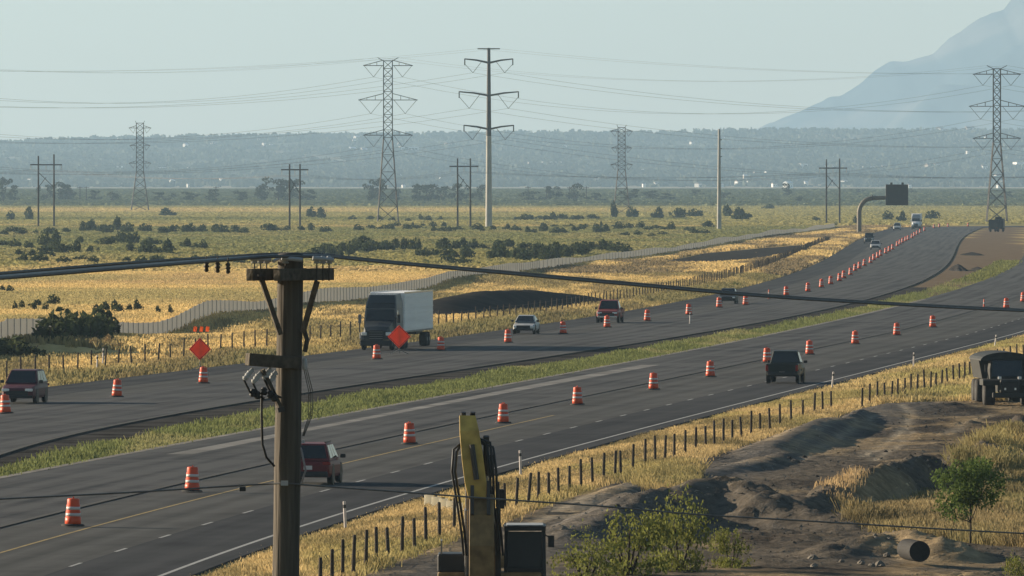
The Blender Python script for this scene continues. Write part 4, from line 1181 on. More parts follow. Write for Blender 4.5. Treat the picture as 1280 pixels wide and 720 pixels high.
# ---------------------------------------------------------------- traffic drums
def make_drum():
    t = empty('traffic_drum', (0, 0, 0))
    MB().lathe([(.24, .05), (.285, .08), (.28, .30), (.262, .31), (.258, .52), (.242, .53), (.238, .74), (.222, .75), (.215, .93), (.19, .96), (.05, .97)], 18).build('body', M_orange, t)
    for z0, r0, r1 in ((.345, .266, .262), (.57, .246, .242)): MB().lathe([(r0 - .02, z0 - .002), (r0, z0), (r1, z0 + .105), (r1 - .02, z0 + .107)], 18).build('white_stripe', M_band, t)
    MB().lathe([(.41, 0), (.41, .035), (.36, .07), (.25, .075)], 12).build('base', M_rubber, t)
    b = MB(); b.bar((-.07, 0, 1.01), (.07, 0, 1.01), .03); b.bar((-.07, 0, .96), (-.07, 0, 1.01), .03); b.bar((.07, 0, .96), (.07, 0, 1.01), .03); b.build('handle', M_orange, t)
    return t
DR = make_drum(); first = True
nbd = [(91,659),(240,616),(512,556),(629,530),(722,507),(817,488),(888,472),(959,454),(1012,444),(1069,431),(1121,420),(1166,410),(1258,386),(1279,378)]
sbd = [(7,518),(146,497),(254,480),(471,450),(551,439),(635,429),(704,418),(759,410),(809,402),(861,394),(899,385),(932,382),(983,370),(1010,365),(1027,360),(1038.5,356),(1049.5,352)]
zz = [(1054.7,348.5),(1063.3,344.6),(1068.9,339.5),(1074.4,336.5),(1080.5,333),(1088.3,329.5),(1092.5,326),(1097.2,323.2),(1101,320.5),(1107.2,317.5),(1111.7,315),(1115.8,312.5),(1121.7,308.5),(1125,306),(1128.3,304),(1132.2,302),(1135.3,300.5),(1140,298.2),(1143,296),(1146.4,293.8),(1150.3,291.5),(1155.6,289),(1167.5,285.5),(1174,284.5),(1185,284),(1210,283.4)]
LN = 'orange and white traffic drum in the curved row on the northbound road'
LS = 'orange and white traffic drum in the long row on the southbound road'
OWN = {(7, 518): 'orange and white drum directly in front of the dark maroon car', (146, 497): 'orange and white drum between the maroon car and the flagged sign', (254, 480): 'orange and white drum standing below the flagged diamond sign',
       (471, 450): 'orange and white drum in front of the dark semi truck', (551, 439): 'orange and white drum beside the rear of the white trailer', (635, 429): 'orange and white drum in front of the silver sedan',
       (704, 418): 'orange and white drum between the silver sedan and red pickup', (759, 410): 'orange and white drum in front of the red pickup', (899, 385): 'orange and white drum in front of the black car',
       (809, 402): 'orange and white drum next behind the red pickup', (932, 382): 'orange and white drum just behind the black car',
       (91, 659): 'orange and white drum farthest back along the yellow line from the pole', (240, 616): 'orange and white drum nearest the wooden pole above the lower cable', (512, 556): 'orange and white drum ahead of the dark red car',
       (629, 530): 'orange and white drum next beyond the excavator boom tip', (959, 454): 'orange and white drum close by the black pickup tail', (1012, 444): 'orange and white drum just ahead of the black pickup'}
for lst, lab, grp in ((nbd, LN, 'drums on the northbound road'), (sbd + zz, LS, 'drums on the southbound road')):
    for (px, py) in lst:
        o = DR if first else copy_tree(DR)
        first = False
        X, Y, _ = G(px, py - .3)
        o.location = (X, Y, .034); o.rotation_euler = (random.gauss(0, .015), random.gauss(0, .015), random.uniform(0, 6.28))
        own = OWN.get((px, py))
        tag(o, own or lab, 'traffic drum', grp)
for (px, py, lab) in ((1230, 387, 'slim orange channelizer post among the northbound drums'), (961, 374, 'slim orange channelizer post among the southbound drums')):
    X, Y, _ = G(px, py)
    t = empty('channelizer_post', (X, Y, .034), 0, lab, 'traffic cone')
    MB().lathe([(.11, .04), (.07, .5), (.055, .95), (.03, .98)], 12).build('body', M_orange, t)
    MB().lathe([(.0705, .52), (.066, .68)], 12).build('white_stripe', M_band, t); MB().lathe([(.22, 0), (.2, .045)], 8).build('base', M_rubber, t)

# ---------------------------------------------------------------- diamond work signs
def work_sign(px, py, centre_py, half_px, label, flags, stand):
    X, d, _ = G(px, py); s = d / F; g = max(gz(X, d), 0.01)
    t = empty('work_sign', (X, d, g), 0.12, label, 'road sign')
    zc, h_ = (py - centre_py) * s, half_px * s
    b = MB(); b.prism([(-h_, zc), (0, zc - h_), (h_, zc), (0, zc + h_)], -.02, .02, 'y'); p = b.build('panel', M_sign, t)
    q = h_ * .90; w = h_ * .035
    b = MB()
    R = [(-q, zc), (0, zc - q), (q, zc), (0, zc + q)]
    for (a, c) in zip(R, R[1:] + R[:1]): b.bar((a[0], -.026, a[1]), (c[0], -.026, c[1]), .008, w)
    b.build('border', M_black, p)
    b = MB(); b.bar((0, .05, 0.05), (0, .05, zc + h_ * .9), .05); b.build('mast', M_steel, t)
    b = MB(); b.bar((-h_ * .7, .035, zc), (h_ * .7, .035, zc), .03); b.build('cross_brace', M_steel, t)
    for a in (.5, 2.6, 3.7, 5.8):
        b = MB(); b.bar((0, .05, .35), (math.cos(a) * .75, math.sin(a) * .75 + .05, .02), .035); b.build('stand_leg', M_steel, t)
    if flags:
        for k, dx in enumerate((-.18, .0, .18)):
            top = (dx * 2.2, .06, zc + h_ + .75)
            b = MB(); b.bar((0, .06, zc + h_ * .8), top, .02); b.build('flag_staff', M_wood2, t)
            b = MB(); b.add([top, (top[0] + .22, .02, top[2] - .05), (top[0] + .18, .1, top[2] - .36), (top[0] - .04, .07, top[2] - .34)], [(0, 1, 2, 3)]); b.build('flag', M_sign, t)
    return t
work_sign(250, 464, 436.5, 14, 'orange diamond work sign with flags beside the southbound road', True, True)
work_sign(499, 443, 421, 14.5, 'orange diamond work sign on a folding stand in front of the truck', False, True)
# ---------------------------------------------------------------- vehicles (local: +y forward, origin on the ground)
def paint(name, c, rough=.5, var=.04): return mat('paint_' + name, c, rough, 0.0, var, 2, .2, coat=.05)

def wheel(t, x, y, r, w, rim=M_steel):
    o = empty('wheel', (x, y, r)); o.parent = t; o.rotation_euler = (0, math.pi / 2, 0)
    MB().lathe([(r * .62, -w / 2), (r * .93, -w / 2), (r, -w * .3), (r, w * .3), (r * .93, w / 2), (r * .62, w / 2)], 20).build('tyre', M_rubber, o)
    MB().lathe([(r * .2, -w * .52), (r * .6, -w * .44), (r * .6, w * .44), (r * .2, w * .52)], 14).build('rim', rim, o)

def sect(y, w, z0, z1, tuck=.92, top=.93):
    h_ = z1 - z0
    return [(-w * tuck, y, z0), (-w, y, z0 + h_ * .22), (-w, y, z0 + h_ * .68), (-w * top, y, z1), (0, y, z1 + .02), (w * top, y, z1), (w, y, z0 + h_ * .68), (w, y, z0 + h_ * .22), (w * tuck, y, z0)]

def quad_on(b, P, u0, u1, v0, v1, off):
    """inset quad on the bilinear patch P (bl, br, tr, tl), pushed out by off."""
    P = [Vector(p) for p in P]
    f = lambda u, v: (P[0] * (1 - u) + P[1] * u) * (1 - v) + (P[3] * (1 - u) + P[2] * u) * v
    n = (P[1] - P[0]).cross(P[3] - P[0]).normalized()
    q = [f(u0, v0), f(u1, v0), f(u1, v1), f(u0, v1)]
    b.add([p + n * off for p in q] + [p - n * .02 for p in q], [(0,1,2,3),(0,4,5,1),(1,5,6,2),(2,6,7,3),(3,7,4,0)])

def greenhouse(t, wb, wt, zb, zt, yb0, yt0, yt1, yb1, m, splits, roof_m=None):
    """cabin with pillars, glass set in; y0 rear, y1 front."""
    c = lambda w, y, z: (w, y, z)
    bl, br = (-wb, yb0, zb), (wb, yb0, zb); fl_, fr_ = (-wb, yb1, zb), (wb, yb1, zb)
    tbl, tbr = (-wt, yt0, zt), (wt, yt0, zt); tfl, tfr = (-wt, yt1, zt), (wt, yt1, zt)
    ym = (yt0 + yt1) / 2
    ml, mr = (-wt, ym, zt + .045), (wt, ym, zt + .045)
    b = MB(); b.add([bl, br, fr_, fl_, tbl, tbr, tfr, tfl, ml, mr], [(0,1,5,4),(2,3,7,6),(1,2,6,9,5),(3,0,4,8,7),(4,5,9,8),(8,9,6,7)])
    cab = b.build('cabin', m, t, bevel=.05)
    b = MB(); quad_on(b, (bl, br, tbr, tbl), .06, .94, .12, .9, .012); b.build('rear_window', M_glass, t)
    b = MB(); quad_on(b, (fr_, fl_, tfl, tfr), .05, .95, .06, .93, .012); b.build('windshield', M_glass, t)
    for S in ((br, fr_, tfr, tbr), (fl_, bl, tbl, tfl)):
        fwd = S[0] == br
        for u0, u1 in splits:
            b = MB()
            quad_on(b, S, *((u0, u1) if fwd else (1 - u1, 1 - u0)), .12, .9, .012); b.build('side_window', M_glass, t)
    return cab

def heading(px, py, fn):
    X, d, _ = G(px, py)
    a = math.atan2(float(fn(d + 8) - fn(d - 8)), 16.0)
    return X, d, -a

def car(name, label, cat, px, py, away, color, kind='suv', L=4.7, W=1.9, Ht=1.75, fn=None, extra=None, drop=.03):
    X, d, rz = heading(px, py, fn or (white if away else sl))
    t = empty(name, (X, d + (L / 2 if True else 0), drop), rz if away else rz + math.pi, label, cat)
    m = color; hw_ = W / 2; h2 = L / 2; r = .36 if kind != 'sedan' else .33
    if kind == 'pickup': r = .40
    zb = Ht * .60 if kind != 'sedan' else Ht * .64
    g = .26 if kind != 'pickup' else .42
    if kind == 'pickup':
        secs = [sect(y, w * hw_, g + dz, z) for y, w, dz, z in ((-.2, .97, 0, zb), (.9, .97, 0, zb), (1.3, .97, 0, zb - .02), (h2 - .45, .95, .02, zb - .08), (h2 - .1, .9, .06, zb - .14), (h2, .8, .12, zb - .22))]
        MB().loft(secs, True).build('body', m, t, bevel=.05)
        secs = [sect(y, w * hw_, g + dz, .82) for y, w, dz in ((-h2 + .05, .94, .1), (-h2 + .2, .97, 0), (-.22, .97, 0))]
        MB().loft(secs, True).build('bed', m, t)
        for sg in (-1, 1): MB().box((sg * (hw_ - .10), -h2 / 2 - .1, (.8 + zb) / 2 + .02), (.14, h2 - .3, zb - .78)).build('bed_side', m, t, bevel=.03)
        MB().box((0, -h2 + .09, (.7 + zb) / 2), (W * .92, .09, zb - .62)).build('tailgate', m, t, bevel=.02)
        MB().box((0, -h2 + .035, zb - .14), (.28, .03, .07)).build('tailgate_handle', M_black, t)
        greenhouse(t, hw_ * .92, hw_ * .72, zb, Ht, -.55, -.40, .75, 1.45, m, ((.08, .44), (.48, .86)))
        ax = h2 * .62
    else:
        rear_h = zb if kind == 'suv' else zb - .04
        hood = zb - (.06 if kind == 'suv' else .10)
        secs = [sect(y, w * hw_, g + dz, z) for y, w, dz, z in ((-h2, .82, .18, rear_h - .22), (-h2 + .07, .92, .08, rear_h - .06), (-h2 + .4, .98, .02, rear_h), (.3, 1, 0, zb), (h2 * .45, .99, 0, hood + .02), (h2 - .5, .96, .02, hood - .08), (h2 - .1, .88, .06, hood - .18), (h2, .76, .14, hood - .30))]
        MB().loft(secs, True).build('body', m, t, bevel=.05)
        if kind == 'suv': greenhouse(t, hw_ * .94, hw_ * .73, zb - .01, Ht, -h2 + .12, -h2 + .42, .35, 1.15, m, ((.10, .36), (.40, .62), (.66, .90)))
        else: greenhouse(t, hw_ * .92, hw_ * .68, zb - .01, Ht, -h2 + .75, -h2 + 1.35, .35, 1.15, m, ((.14, .48), (.52, .86)))
        ax = h2 * .58
    for sg in (-1, 1):
        for q in (-1, 1):
            o = MB().lathe([(r * 1.2, -.04), (r * 1.2, .04)], 18).build('wheel_arch', M_black, t)
            o.location = (sg * (hw_ - .045), q * ax, r + .02); o.rotation_euler = (0, math.pi / 2, 0)
            wheel(t, sg * (hw_ - .125), q * ax, r, .23)
        hz = zb - (.34 if kind != 'pickup' else .30)
        b = MB(); b.box((sg * hw_ * .66, h2 - .045, hz), (hw_ * .42, .14, .15)); b.build('headlight', M_lamp, t, bevel=.03)
        if kind == 'suv': b = MB(); b.box((sg * hw_ * .80, -h2 + .06, zb - .12), (hw_ * .34, .10, .13))
        elif kind == 'pickup': b = MB(); b.box((sg * hw_ * .90, -h2 + .07, zb - .22), (.16, .10, .36))
        else: b = MB(); b.box((sg * hw_ * .68, -h2 + .04, zb - .25), (hw_ * .4, .1, .14))
        b.build('tail_light', M_red, t, bevel=.02)
        b = MB(); b.box((sg * (hw_ + .10), .95 if kind != 'pickup' else 1.1, zb + .10), (.22, .12, .16)); b.build('mirror', M_black, t, bevel=.03)
    MB().box((0, h2 - .02, g + .30), (W * .62, .10, .26)).build('grille', M_black, t, bevel=.03)
    MB().box((0, h2 - .03, g + .10), (W * .86, .16, .16)).build('front_bumper', M_black if kind != 'pickup' else M_chrome, t, bevel=.04)
    MB().box((0, -h2 + .02, g + .16), (W * .86, .16, .22)).build('rear_bumper', M_black, t, bevel=.04)
    MB().box((0, -h2 - .015, g + (.42 if kind != 'pickup' else .2)), (.34, .02, .16)).build('licence_plate', M_band, t)
    if extra == 'rails':
        for sg in (-1, 1): b = MB(); b.bar((sg * hw_ * .66, -h2 + .7, Ht + .06), (sg * hw_ * .66, .2, Ht + .06), .05); b.build('roof_rail', M_black, t)
        b = MB(); b.box((-.25, -h2 + .55, Ht + .09), (.10, .25, .12)); b.build('antenna_fin', M_white, t)
    return t

car('suv', 'dark red sport utility car driving away, half behind the wooden pole', 'car', 392, 607, True, paint('maroon', (0.13, 0.018, 0.02)), 'suv', 4.6, 1.84, 1.62, lambda y: white(y) - 5.4, 'rails')
car('pickup_truck', 'black pickup truck driving away on the northbound road', 'pickup truck', 984, 480, True, paint('black_green', (0.018, 0.022, 0.020)), 'pickup', 5.6, 2.0, 1.90, dash)
car('suv', 'dark maroon sport utility car coming on past the thicket', 'car', 28, 505, False, paint('plum', (0.085, 0.022, 0.028)), 'suv', 4.8, 1.95, 1.78)
car('sedan', 'silver sedan coming on behind the white trailer', 'car', 658, 418, False, paint('silver', (0.42, 0.42, 0.40)), 'sedan', 4.6, 1.82, 1.45)
car('pickup_truck', 'red pickup truck coming on behind the silver sedan', 'pickup truck', 763, 404, False, paint('brick', (0.23, 0.04, 0.035)), 'pickup', 5.7, 2.0, 1.92)
car('sedan', 'black car coming on half hidden behind a drum', 'car', 911, 380, False, paint('black', (0.02, 0.022, 0.022)), 'sedan', 4.6, 1.85, 1.5)
car('van', 'dark far van coming on below the overhead sign', 'van', 1087, 304.5, False, paint('charcoal', (0.035, 0.037, 0.036)), 'suv', 4.9, 2.05, 2.1)
car('sedan', 'white-fronted far car beside the long row of drums', 'car', 1095, 312, False, paint('pearl', (0.40, 0.40, 0.40)), 'suv', 4.6, 1.9, 1.65)
car('suv', 'silver far sport utility car just past the overhead sign', 'car', 1122, 288, False, paint('pale_silver', (0.36, 0.37, 0.36)), 'suv', 4.9, 2.0, 1.9)

# semi-trailer trucks
def semi(px, py, label, cabc, side, label_trailer, trailer=True, fairing=None, fn=sl):
    X, d, rz = heading(px, py, fn)
    t = empty('semi_truck', (X, d, .03), rz + math.pi, label, 'truck')
    y0 = -1.2                                   # front bumper at y=+1.2 from the origin
    fr0 = 1.2
    hood = [[(-w, y, .75), (-w * 1.0, y, z * .72), (-w * .9, y, z), (0, y, z + .06), (w * .9, y, z), (w, y, z * .72), (w, y, .75)] for y, w, z in ((fr0 - 2.2, 1.08, 2.05), (fr0 - 1.2, 1.05, 1.88), (fr0 - .35, 1.0, 1.66), (fr0, .88, 1.40))]
    MB().loft(hood).build('hood', cabc, t)
    for sg in (-1, 1):
        MB().box((sg * 1.05, fr0 - .75, 1.02), (.36, 1.4, .55)).build('fender', side, t, bevel=.12)
        MB().box((sg * .88, fr0 - .04, 1.18), (.38, .22, .24)).build('headlight', M_lamp, t, bevel=.04)
        b = MB(); b.box((sg * 1.42, fr0 - 1.7, 2.25), (.20, .18, .62)); b.bar((sg * 1.1, fr0 - 1.8, 2.3), (sg * 1.4, fr0 - 1.7, 2.3), .06); b.build('mirror', side if sg > 0 else M_black, t)
    MB().box((0, fr0 + .02, 1.08), (1.02, .12, .75)).build('grille', M_black, t, bevel=.03)
    for k in range(4): MB().box((0, fr0 + .085, .84 + k * .16), (.96, .03, .03)).build('grille_bar', M_steel, t)
    MB().box((0, fr0 - .05, .52), (2.35, .4, .42)).build('bumper', M_black, t, bevel=.08)
    # cab and sleeper: windshield face, then the roof fairing above
    ca = [(-1.18, -1.0, .8), (-1.18, -1.0, 2.05), (-1.12, -1.35, 2.95), (1.12, -1.35, 2.95), (1.18, -1.0, 2.05), (1.18, -1.0, .8)]
    cb = [(x * 1.04, -4.4, z) for x, _, z in ca]
    MB().loft([ca, cb]).build('cab', side, t)
    wsP = ((1.10, -.99, 2.03), (-1.10, -.99, 2.03), (-1.04, -1.345, 2.93), (1.04, -1.345, 2.93))
    b = MB(); quad_on(b, wsP, .02, .98, .05, .97, .03); b.build('windshield', M_glass, t)
    for sg in (-1, 1):
        S = ((sg * 1.18, -2.1, 2.0), (sg * 1.18, -1.1, 2.0), (sg * 1.125, -1.42, 2.85), (sg * 1.14, -2.1, 2.85))
        b = MB(); quad_on(b, S if sg > 0 else (S[1], S[0], S[3], S[2]), .05, .95, .05, .95, .03); b.build('side_window', M_glass, t)
    fa = [(-1.14, -1.32, 2.96), (-1.10, -1.55, 3.30), (-.98, -2.3, 3.95), (.98, -2.3, 3.95), (1.10, -1.55, 3.30), (1.14, -1.32, 2.96)]
    fb = [(x * 1.05, -4.4, z if z < 3 else (3.5 if z < 3.6 else 4.05)) for x, _, z in fa]
    MB().loft([fa, fb]).build('roof_fairing', side, t)
    for dy, (zA, zB) in ((0, ((-1.33, 2.98), (-1.56, 3.31))), (1, ((-1.57, 3.33), (-2.28, 3.92)))):
        (ya, za), (yb, zb_) = zA, zB
        wA, wB = (1.08, 1.04) if dy == 0 else (1.04, .92)
        b = MB(); quad_on(b, ((wA, ya, za), (-wA, ya, za), (-wB, yb, zb_), (wB, yb, zb_)), .02, .98, .02, .98, .02); b.build('fairing_face', fairing or cabc, t)
    b = MB()
    for k in range(5): b.box(((k - 2) * .42, -2.35, 4.0), (.12, .08, .06))
    b.build('marker_lights', M_lamp, t)
    for sg in (-1, 1):
        wheel(t, sg * 1.02, fr0 - 1.0, .52, .30)
        o = MB().lathe([(.32, -.75), (.32, .75)], 12).build('fuel_tank', M_chrome, t)
        o.location = (sg * 1.0, -3.3, .75); o.rotation_euler = (math.pi / 2, 0, 0)
        for yy in (-5.3, -6.6): wheel(t, sg * .95, yy, .52, .55)
    MB().box((0, -4.6, .85), (.9, 5.5, .25)).build('chassis', M_black, t)
    if trailer:
        tr_ = empty('semi_trailer', (X, d, .03), rz + math.pi, label_trailer, 'trailer')
        ya, yb = -4.75, -4.75 - 16.1
        M_tr = mat('trailer_white', (0.80, 0.79, 0.76), .55, var=.08, scale=1.5, stretch=(1, .1, 1.5))
        MB().box((0, (ya + yb) / 2, 2.63), (2.56, ya - yb, 2.86)).build('box', M_tr, tr_, bevel=.02)
        for sg in (-1, 1):
            for k in range(7): MB().box((sg * 1.295, (ya + yb) / 2, 1.45 + k * .38), (.025, ya - yb - .1, .06)).build('side_rib', M_tr, tr_)
            b = MB(); b.box((sg * 1.30, (ya + yb) / 2, 1.24), (.04, ya - yb, .12)); b.build('lower_rail', M_steel, tr_)
            b = MB(); b.box((sg * 1.29, (ya + yb) / 2, 4.08), (.06, ya - yb + .02, .10)); b.build('top_rail', M_chrome, tr_)
            for yy in (yb + 1.6, yb + 2.9): wheel(tr_, sg * .95, yy, .52, .55)
            b = MB(); b.bar((sg * .85, ya - 3.1, 1.1), (sg * .85, ya - 3.1, .2), .14); b.build('landing_leg', M_black, tr_)
        MB().box((0, ya + .03, 2.6), (2.4, .05, 2.7)).build('front_panel', M_tr, tr_)
        MB().box((0, yb + 2.2, 1.02), (1.1, 3.4, .28)).build('bogie', M_black, tr_)
    return t
semi(473, 438, 'dark-fronted sleeper semi truck coming on behind the diamond sign', paint('slate', (0.030, 0.036, 0.040)), paint('steel_silver', (0.15, 0.155, 0.16)), 'long white ribbed box trailer pulled by the dark truck')
semi(1145, 286.5, 'white semi truck cab far up the southbound road', paint('white', (0.60, 0.60, 0.59)), paint('white', (0.6, 0.6, 0.6)), 'white box trailer of the far truck', True, paint('grey', (.25, .26, .27)))

# far dark lorry beyond the bend, seen from behind
X, d, _ = G(1245, 290)
t = empty('lorry', (X, d, .05), -.35, 'far dark lorry seen from behind near the bend', 'truck')
MB().box((0, 0, 1.9), (2.5, 4.6, 2.3)).build('cargo_box', M_dsoil, t, bevel=.05)
MB().box((0, 3.1, 2.0), (2.3, 1.5, 2.6)).build('cab', paint('dark_grey', (.05, .05, .05)), t, bevel=.1)
MB().box((0, 2.2, 3.5), (1.6, .5, .5)).build('beacon_rack', M_black, t)
MB().box((0, -2.4, .75), (2.4, .2, .25)).build('bumper', M_black, t)
for sg in (-1, 1):
    for yy in (-1.5, 2.8): wheel(t, sg * 1.0, yy, .5, .4)
    MB().box((sg * 1.0, -2.34, 1.0), (.25, .05, .15)).build('tail_light', M_red, t)

# dump truck at the right edge, front towards us
d = min(np.arange(440, 540, .5), key=lambda q: abs(YH + (H - earth_z((1260 - 640) * q / F, q)) * F / q - 507))
d = float(d); X = (1260 - 640) * d / F; zt = earth_z(X, d)
t = empty('dump_truck', (X, d, zt - .02), math.pi + .06, 'dark articulated dump truck with a rounded body parked on the dirt', 'dump truck')
t.scale = (.93, .93, .93)
M_ad = mat('dark_machine', (0.020, 0.021, 0.019), .7, var=.3, scale=2)
for sg in (-1, 1):
    wheel(t, sg * 1.08, -.1, .72, .62, M_ad)
    wheel(t, sg * 1.05, -4.6, .72, .62, M_ad); wheel(t, sg * 1.05, -6.2, .72, .62, M_ad)
    b = MB(); b.prism([(-.95, 1.18), (.85, 1.18), (.92, 1.46), (.70, 1.52), (-.95, 1.52)], sg * .55, sg * 1.52); b.build('fender', M_ad, t)
    b = MB(); b.box((sg * .57, .90, 1.60), (.20, .14, .16)); b.build('headlight', M_lamp, t, bevel=.03)
    b = MB(); b.box((sg * .29, 1.21, .98), (.10, .05, .12)); b.build('fog_lamp', M_lamp, t)
    b = MB(); b.bar((sg * 1.15, .5, 1.5), (sg * 1.3, .45, 2.3), .04); b.box((sg * 1.3, .45, 2.15), (.14, .1, .42)); b.build('mirror', M_black, t)
MB().box((0, .45, 1.12), (1.15, 1.5, .8)).build('hood', M_ad, t, bevel=.12)
MB().box((0, 1.20, 1.05), (.8, .04, .5)).build('grille', M_black, t)
MB().box((0, 1.05, .62), (2.0, .35, .3)).build('bumper', M_ad, t, bevel=.05)
b = MB(); b.loft([[(-.98, -.35, 1.5), (-.98, -.45, 2.1), (-.88, -.6, 2.62), (.88, -.6, 2.62), (.98, -.45, 2.1), (.98, -.35, 1.5)], [(-.98, -1.7, 1.5), (-.98, -1.7, 2.1), (-.88, -1.7, 2.65), (.88, -1.7, 2.65), (.98, -1.7, 2.1), (.98, -1.7, 1.5)]]); b.build('cab', M_ad, t)
b = MB(); quad_on(b, ((.95, -.36, 1.6), (-.95, -.36, 1.6), (-.86, -.59, 2.58), (.86, -.59, 2.58)), .04, .96, .05, .95, .06); b.build('windshield', M_glass, t)
secs = []
for yy, sc_ in ((-.7, 1.0), (-1.2, 1.0), (-7.0, 1.0)):
    prof = [(-1.48 * sc_, yy, 2.55)] + [(1.48 * math.cos(a), yy, 2.58 + .46 * math.sin(a)) for a in np.linspace(math.pi * .96, math.pi * .04, 11)] + [(1.48 * sc_, yy, 2.55)]
    secs.append(prof)
b = MB(); b.loft(secs); b.build('dump_body_canopy', M_ad, t)
b = MB(); b.loft([[(-1.25, yy, zz0), (-1.45, yy, 2.56), (1.45, yy, 2.56), (1.25, yy, zz0)] for yy, zz0 in ((-2.0, 1.5), (-6.8, 1.5))]); b.build('dump_body', M_ad, t)
MB().box((0, -3.5, .95), (.9, 7.0, .4)).build('chassis', M_ad, t)

# ---------------------------------------------------------------- excavator
d = 250.0
X = (612 - 640) * d / F
M_cat = mat('worn_yellow', (0.42, 0.29, 0.07), .6, var=.3, scale=2.5)
M_cat2 = mat('dirty_brown_yellow', (0.20, 0.135, 0.06), .7, var=.4, scale=3)
ex = empty('excavator', (X, d, 0.0), math.pi, 'excavator facing us with its ochre boom raised in front of the cab', 'excavator')
for sg in (-1, 1):
    b = MB(); b.prism([(-2.0, .25), (-1.7, .0), (1.7, .0), (2.0, .25), (2.0, .65), (1.7, .9), (-1.7, .9), (-2.0, .65)], sg * .85, sg * 1.45); trk = b.build('track', M_black, ex)
    for k in range(12): MB().box((sg * 1.15, -1.65 + k * .3, .91), (.62, .18, .05)).build('track_shoe', M_black, trk)
MB().lathe([(.7, .85), (.7, 1.15)], 16).build('turntable', M_black, ex)
MB().box((.0, -.7, 1.55), (2.7, 3.2, .75)).build('upper_deck', M_cat2, ex, bevel=.06)
MB().box((0, -2.5, 1.75), (2.6, .9, 1.1)).build('counterweight', M_cat2, ex, bevel=.15)
MB().box((.95, .15, 2.15), (.8, 1.4, .5)).build('engine_housing', M_black, ex, bevel=.06)
for k in range(3): b = MB(); b.bar((1.25, .8 - k * .55, 2.3), (1.25, .8 - k * .55, 2.72), .035); b.build('handrail_post', M_steel, ex)
b = MB(); b.bar((1.25, .85, 2.72), (1.25, -.4, 2.72), .04); b.build('handrail', M_steel, ex)
# cab on the operator's left: local -x, which is the viewer's right
cx = -.92
b = MB()
for xx in (-.5, .5):
    for yy in (-.75, .85): b.bar((cx + xx, yy, 1.4), (cx + xx * .96, yy - (.1 if yy > 0 else 0), 3.05), .09)
b.box((cx, .05, 3.06), (1.08, 1.75, .12)); b.box((cx, .05, 1.45), (1.05, 1.7, .2))
b.bar((cx - .5, .88, 2.0), (cx + .5, .88, 2.0), .07); b.build('cab_frame', M_black, ex)
MB().box((cx, .05, 3.135), (.96, 1.6, .03)).build('cab_roof', mat('pale_roof', (.35, .35, .34), .5), ex, bevel=.01)
gl = mat('cab_glass', (0.035, 0.045, 0.05), .06, var=.05, spec=.5)
MB().box((cx, .80, 2.3), (.88, .015, 1.35)).build('front_window', gl, ex)
for xx in (-.47, .47): MB().box((cx + xx, .02, 2.3), (.015, 1.4, 1.3)).build('side_window', gl, ex)
MB().box((cx, -.2, 1.85), (.5, .5, .9)).build('seat', M_black, ex, bevel=.08)
b = MB(); b.box((cx - .68, .75, 2.72), (.16, .08, .3)); b.bar((cx - .5, .8, 2.9), (cx - .68, .76, 2.8), .03); b.build('mirror', M_black, ex)
# boom: rises forward (towards us), then the stick folds back down
bx_ = .12
def beam(P, w, h0, name, m):
    """box beam along a bent centre line in the y-z plane; P = (y, z, depth)."""
    secs = []
    for k, (yy, z, dp) in enumerate(P):
        a, c = P[max(k - 1, 0)], P[min(k + 1, len(P) - 1)]
        tx, tz = c[0] - a[0], c[1] - a[1]; l_ = math.hypot(tx, tz); nx, nz = -tz / l_, tx / l_
        ww = w[k] / 2 if isinstance(w, (list, tuple)) else w / 2
        bx = bx_ + (z - 3.0) * .125
        secs.append([(bx - ww, yy - nx * dp / 2, z - nz * dp / 2), (bx + ww, yy - nx * dp / 2, z - nz * dp / 2), (bx + ww, yy + nx * dp / 2, z + nz * dp / 2), (bx - ww, yy + nx * dp / 2, z + nz * dp / 2)])
    return MB().loft(secs).build(name, m, ex, bevel=.02)
bx_ = .17
beam([(.5, 1.6, .5), (1.2, 3.0, .75), (1.9, 4.2, .72), (2.3, 5.0, .5), (2.6, 5.6, .4)], [.66, .66, .60, .5, .42], .6, 'boom', M_cat2)
bx_ = .19
beam([(2.72, 6.0, .26), (2.85, 5.6, .5), (2.95, 4.9, .55), (3.0, 4.3, .45), (3.02, 3.9, .34)], [.42, .50, .56, .56, .46], .5, 'stick', M_cat)
b = MB(); b.prism([(2.3, 2.0), (2.75, 1.7), (3.25, 1.9), (3.42, 2.7), (3.3, 3.5), (3.05, 4.02), (2.75, 4.0), (2.6, 3.2)], -.12, .52); b.build('bucket', M_cat2, ex, bevel=.04)
for k in range(4):
    b = MB(); b.prism([(2.32, 2.0), (2.05, 1.75), (2.42, 1.9)], -.10 + k * .19, -.02 + k * .19); b.build('bucket_tooth', M_dsteel, ex)
for xx in (.02, .44): b = MB(); b.bar((xx, 3.12, 4.35), (xx, 3.36, 3.5), .09, .14); b.build('bucket_link', M_dsteel, ex)
b = MB(); b.tube([(.45, 3.22, 5.3), (.33, 3.28, 4.4)], .07, 10); b.build('bucket_cylinder', M_dsteel, ex)
for k, xx in enumerate((-.22, .58)):
    b = MB(); b.tube([(xx, .9, 1.7), (xx, 2.0, 3.6)], .075, 10); b.tube([(xx, 2.0, 3.6), (xx, 2.3, 4.3)], .045, 10); b.build('boom_cylinder', M_chrome if k else M_dsteel, ex)
b = MB(); b.tube([(.08, 2.3, 4.6), (.08, 2.55, 5.5)], .08, 10); b.build('stick_cylinder', M_dsteel, ex)
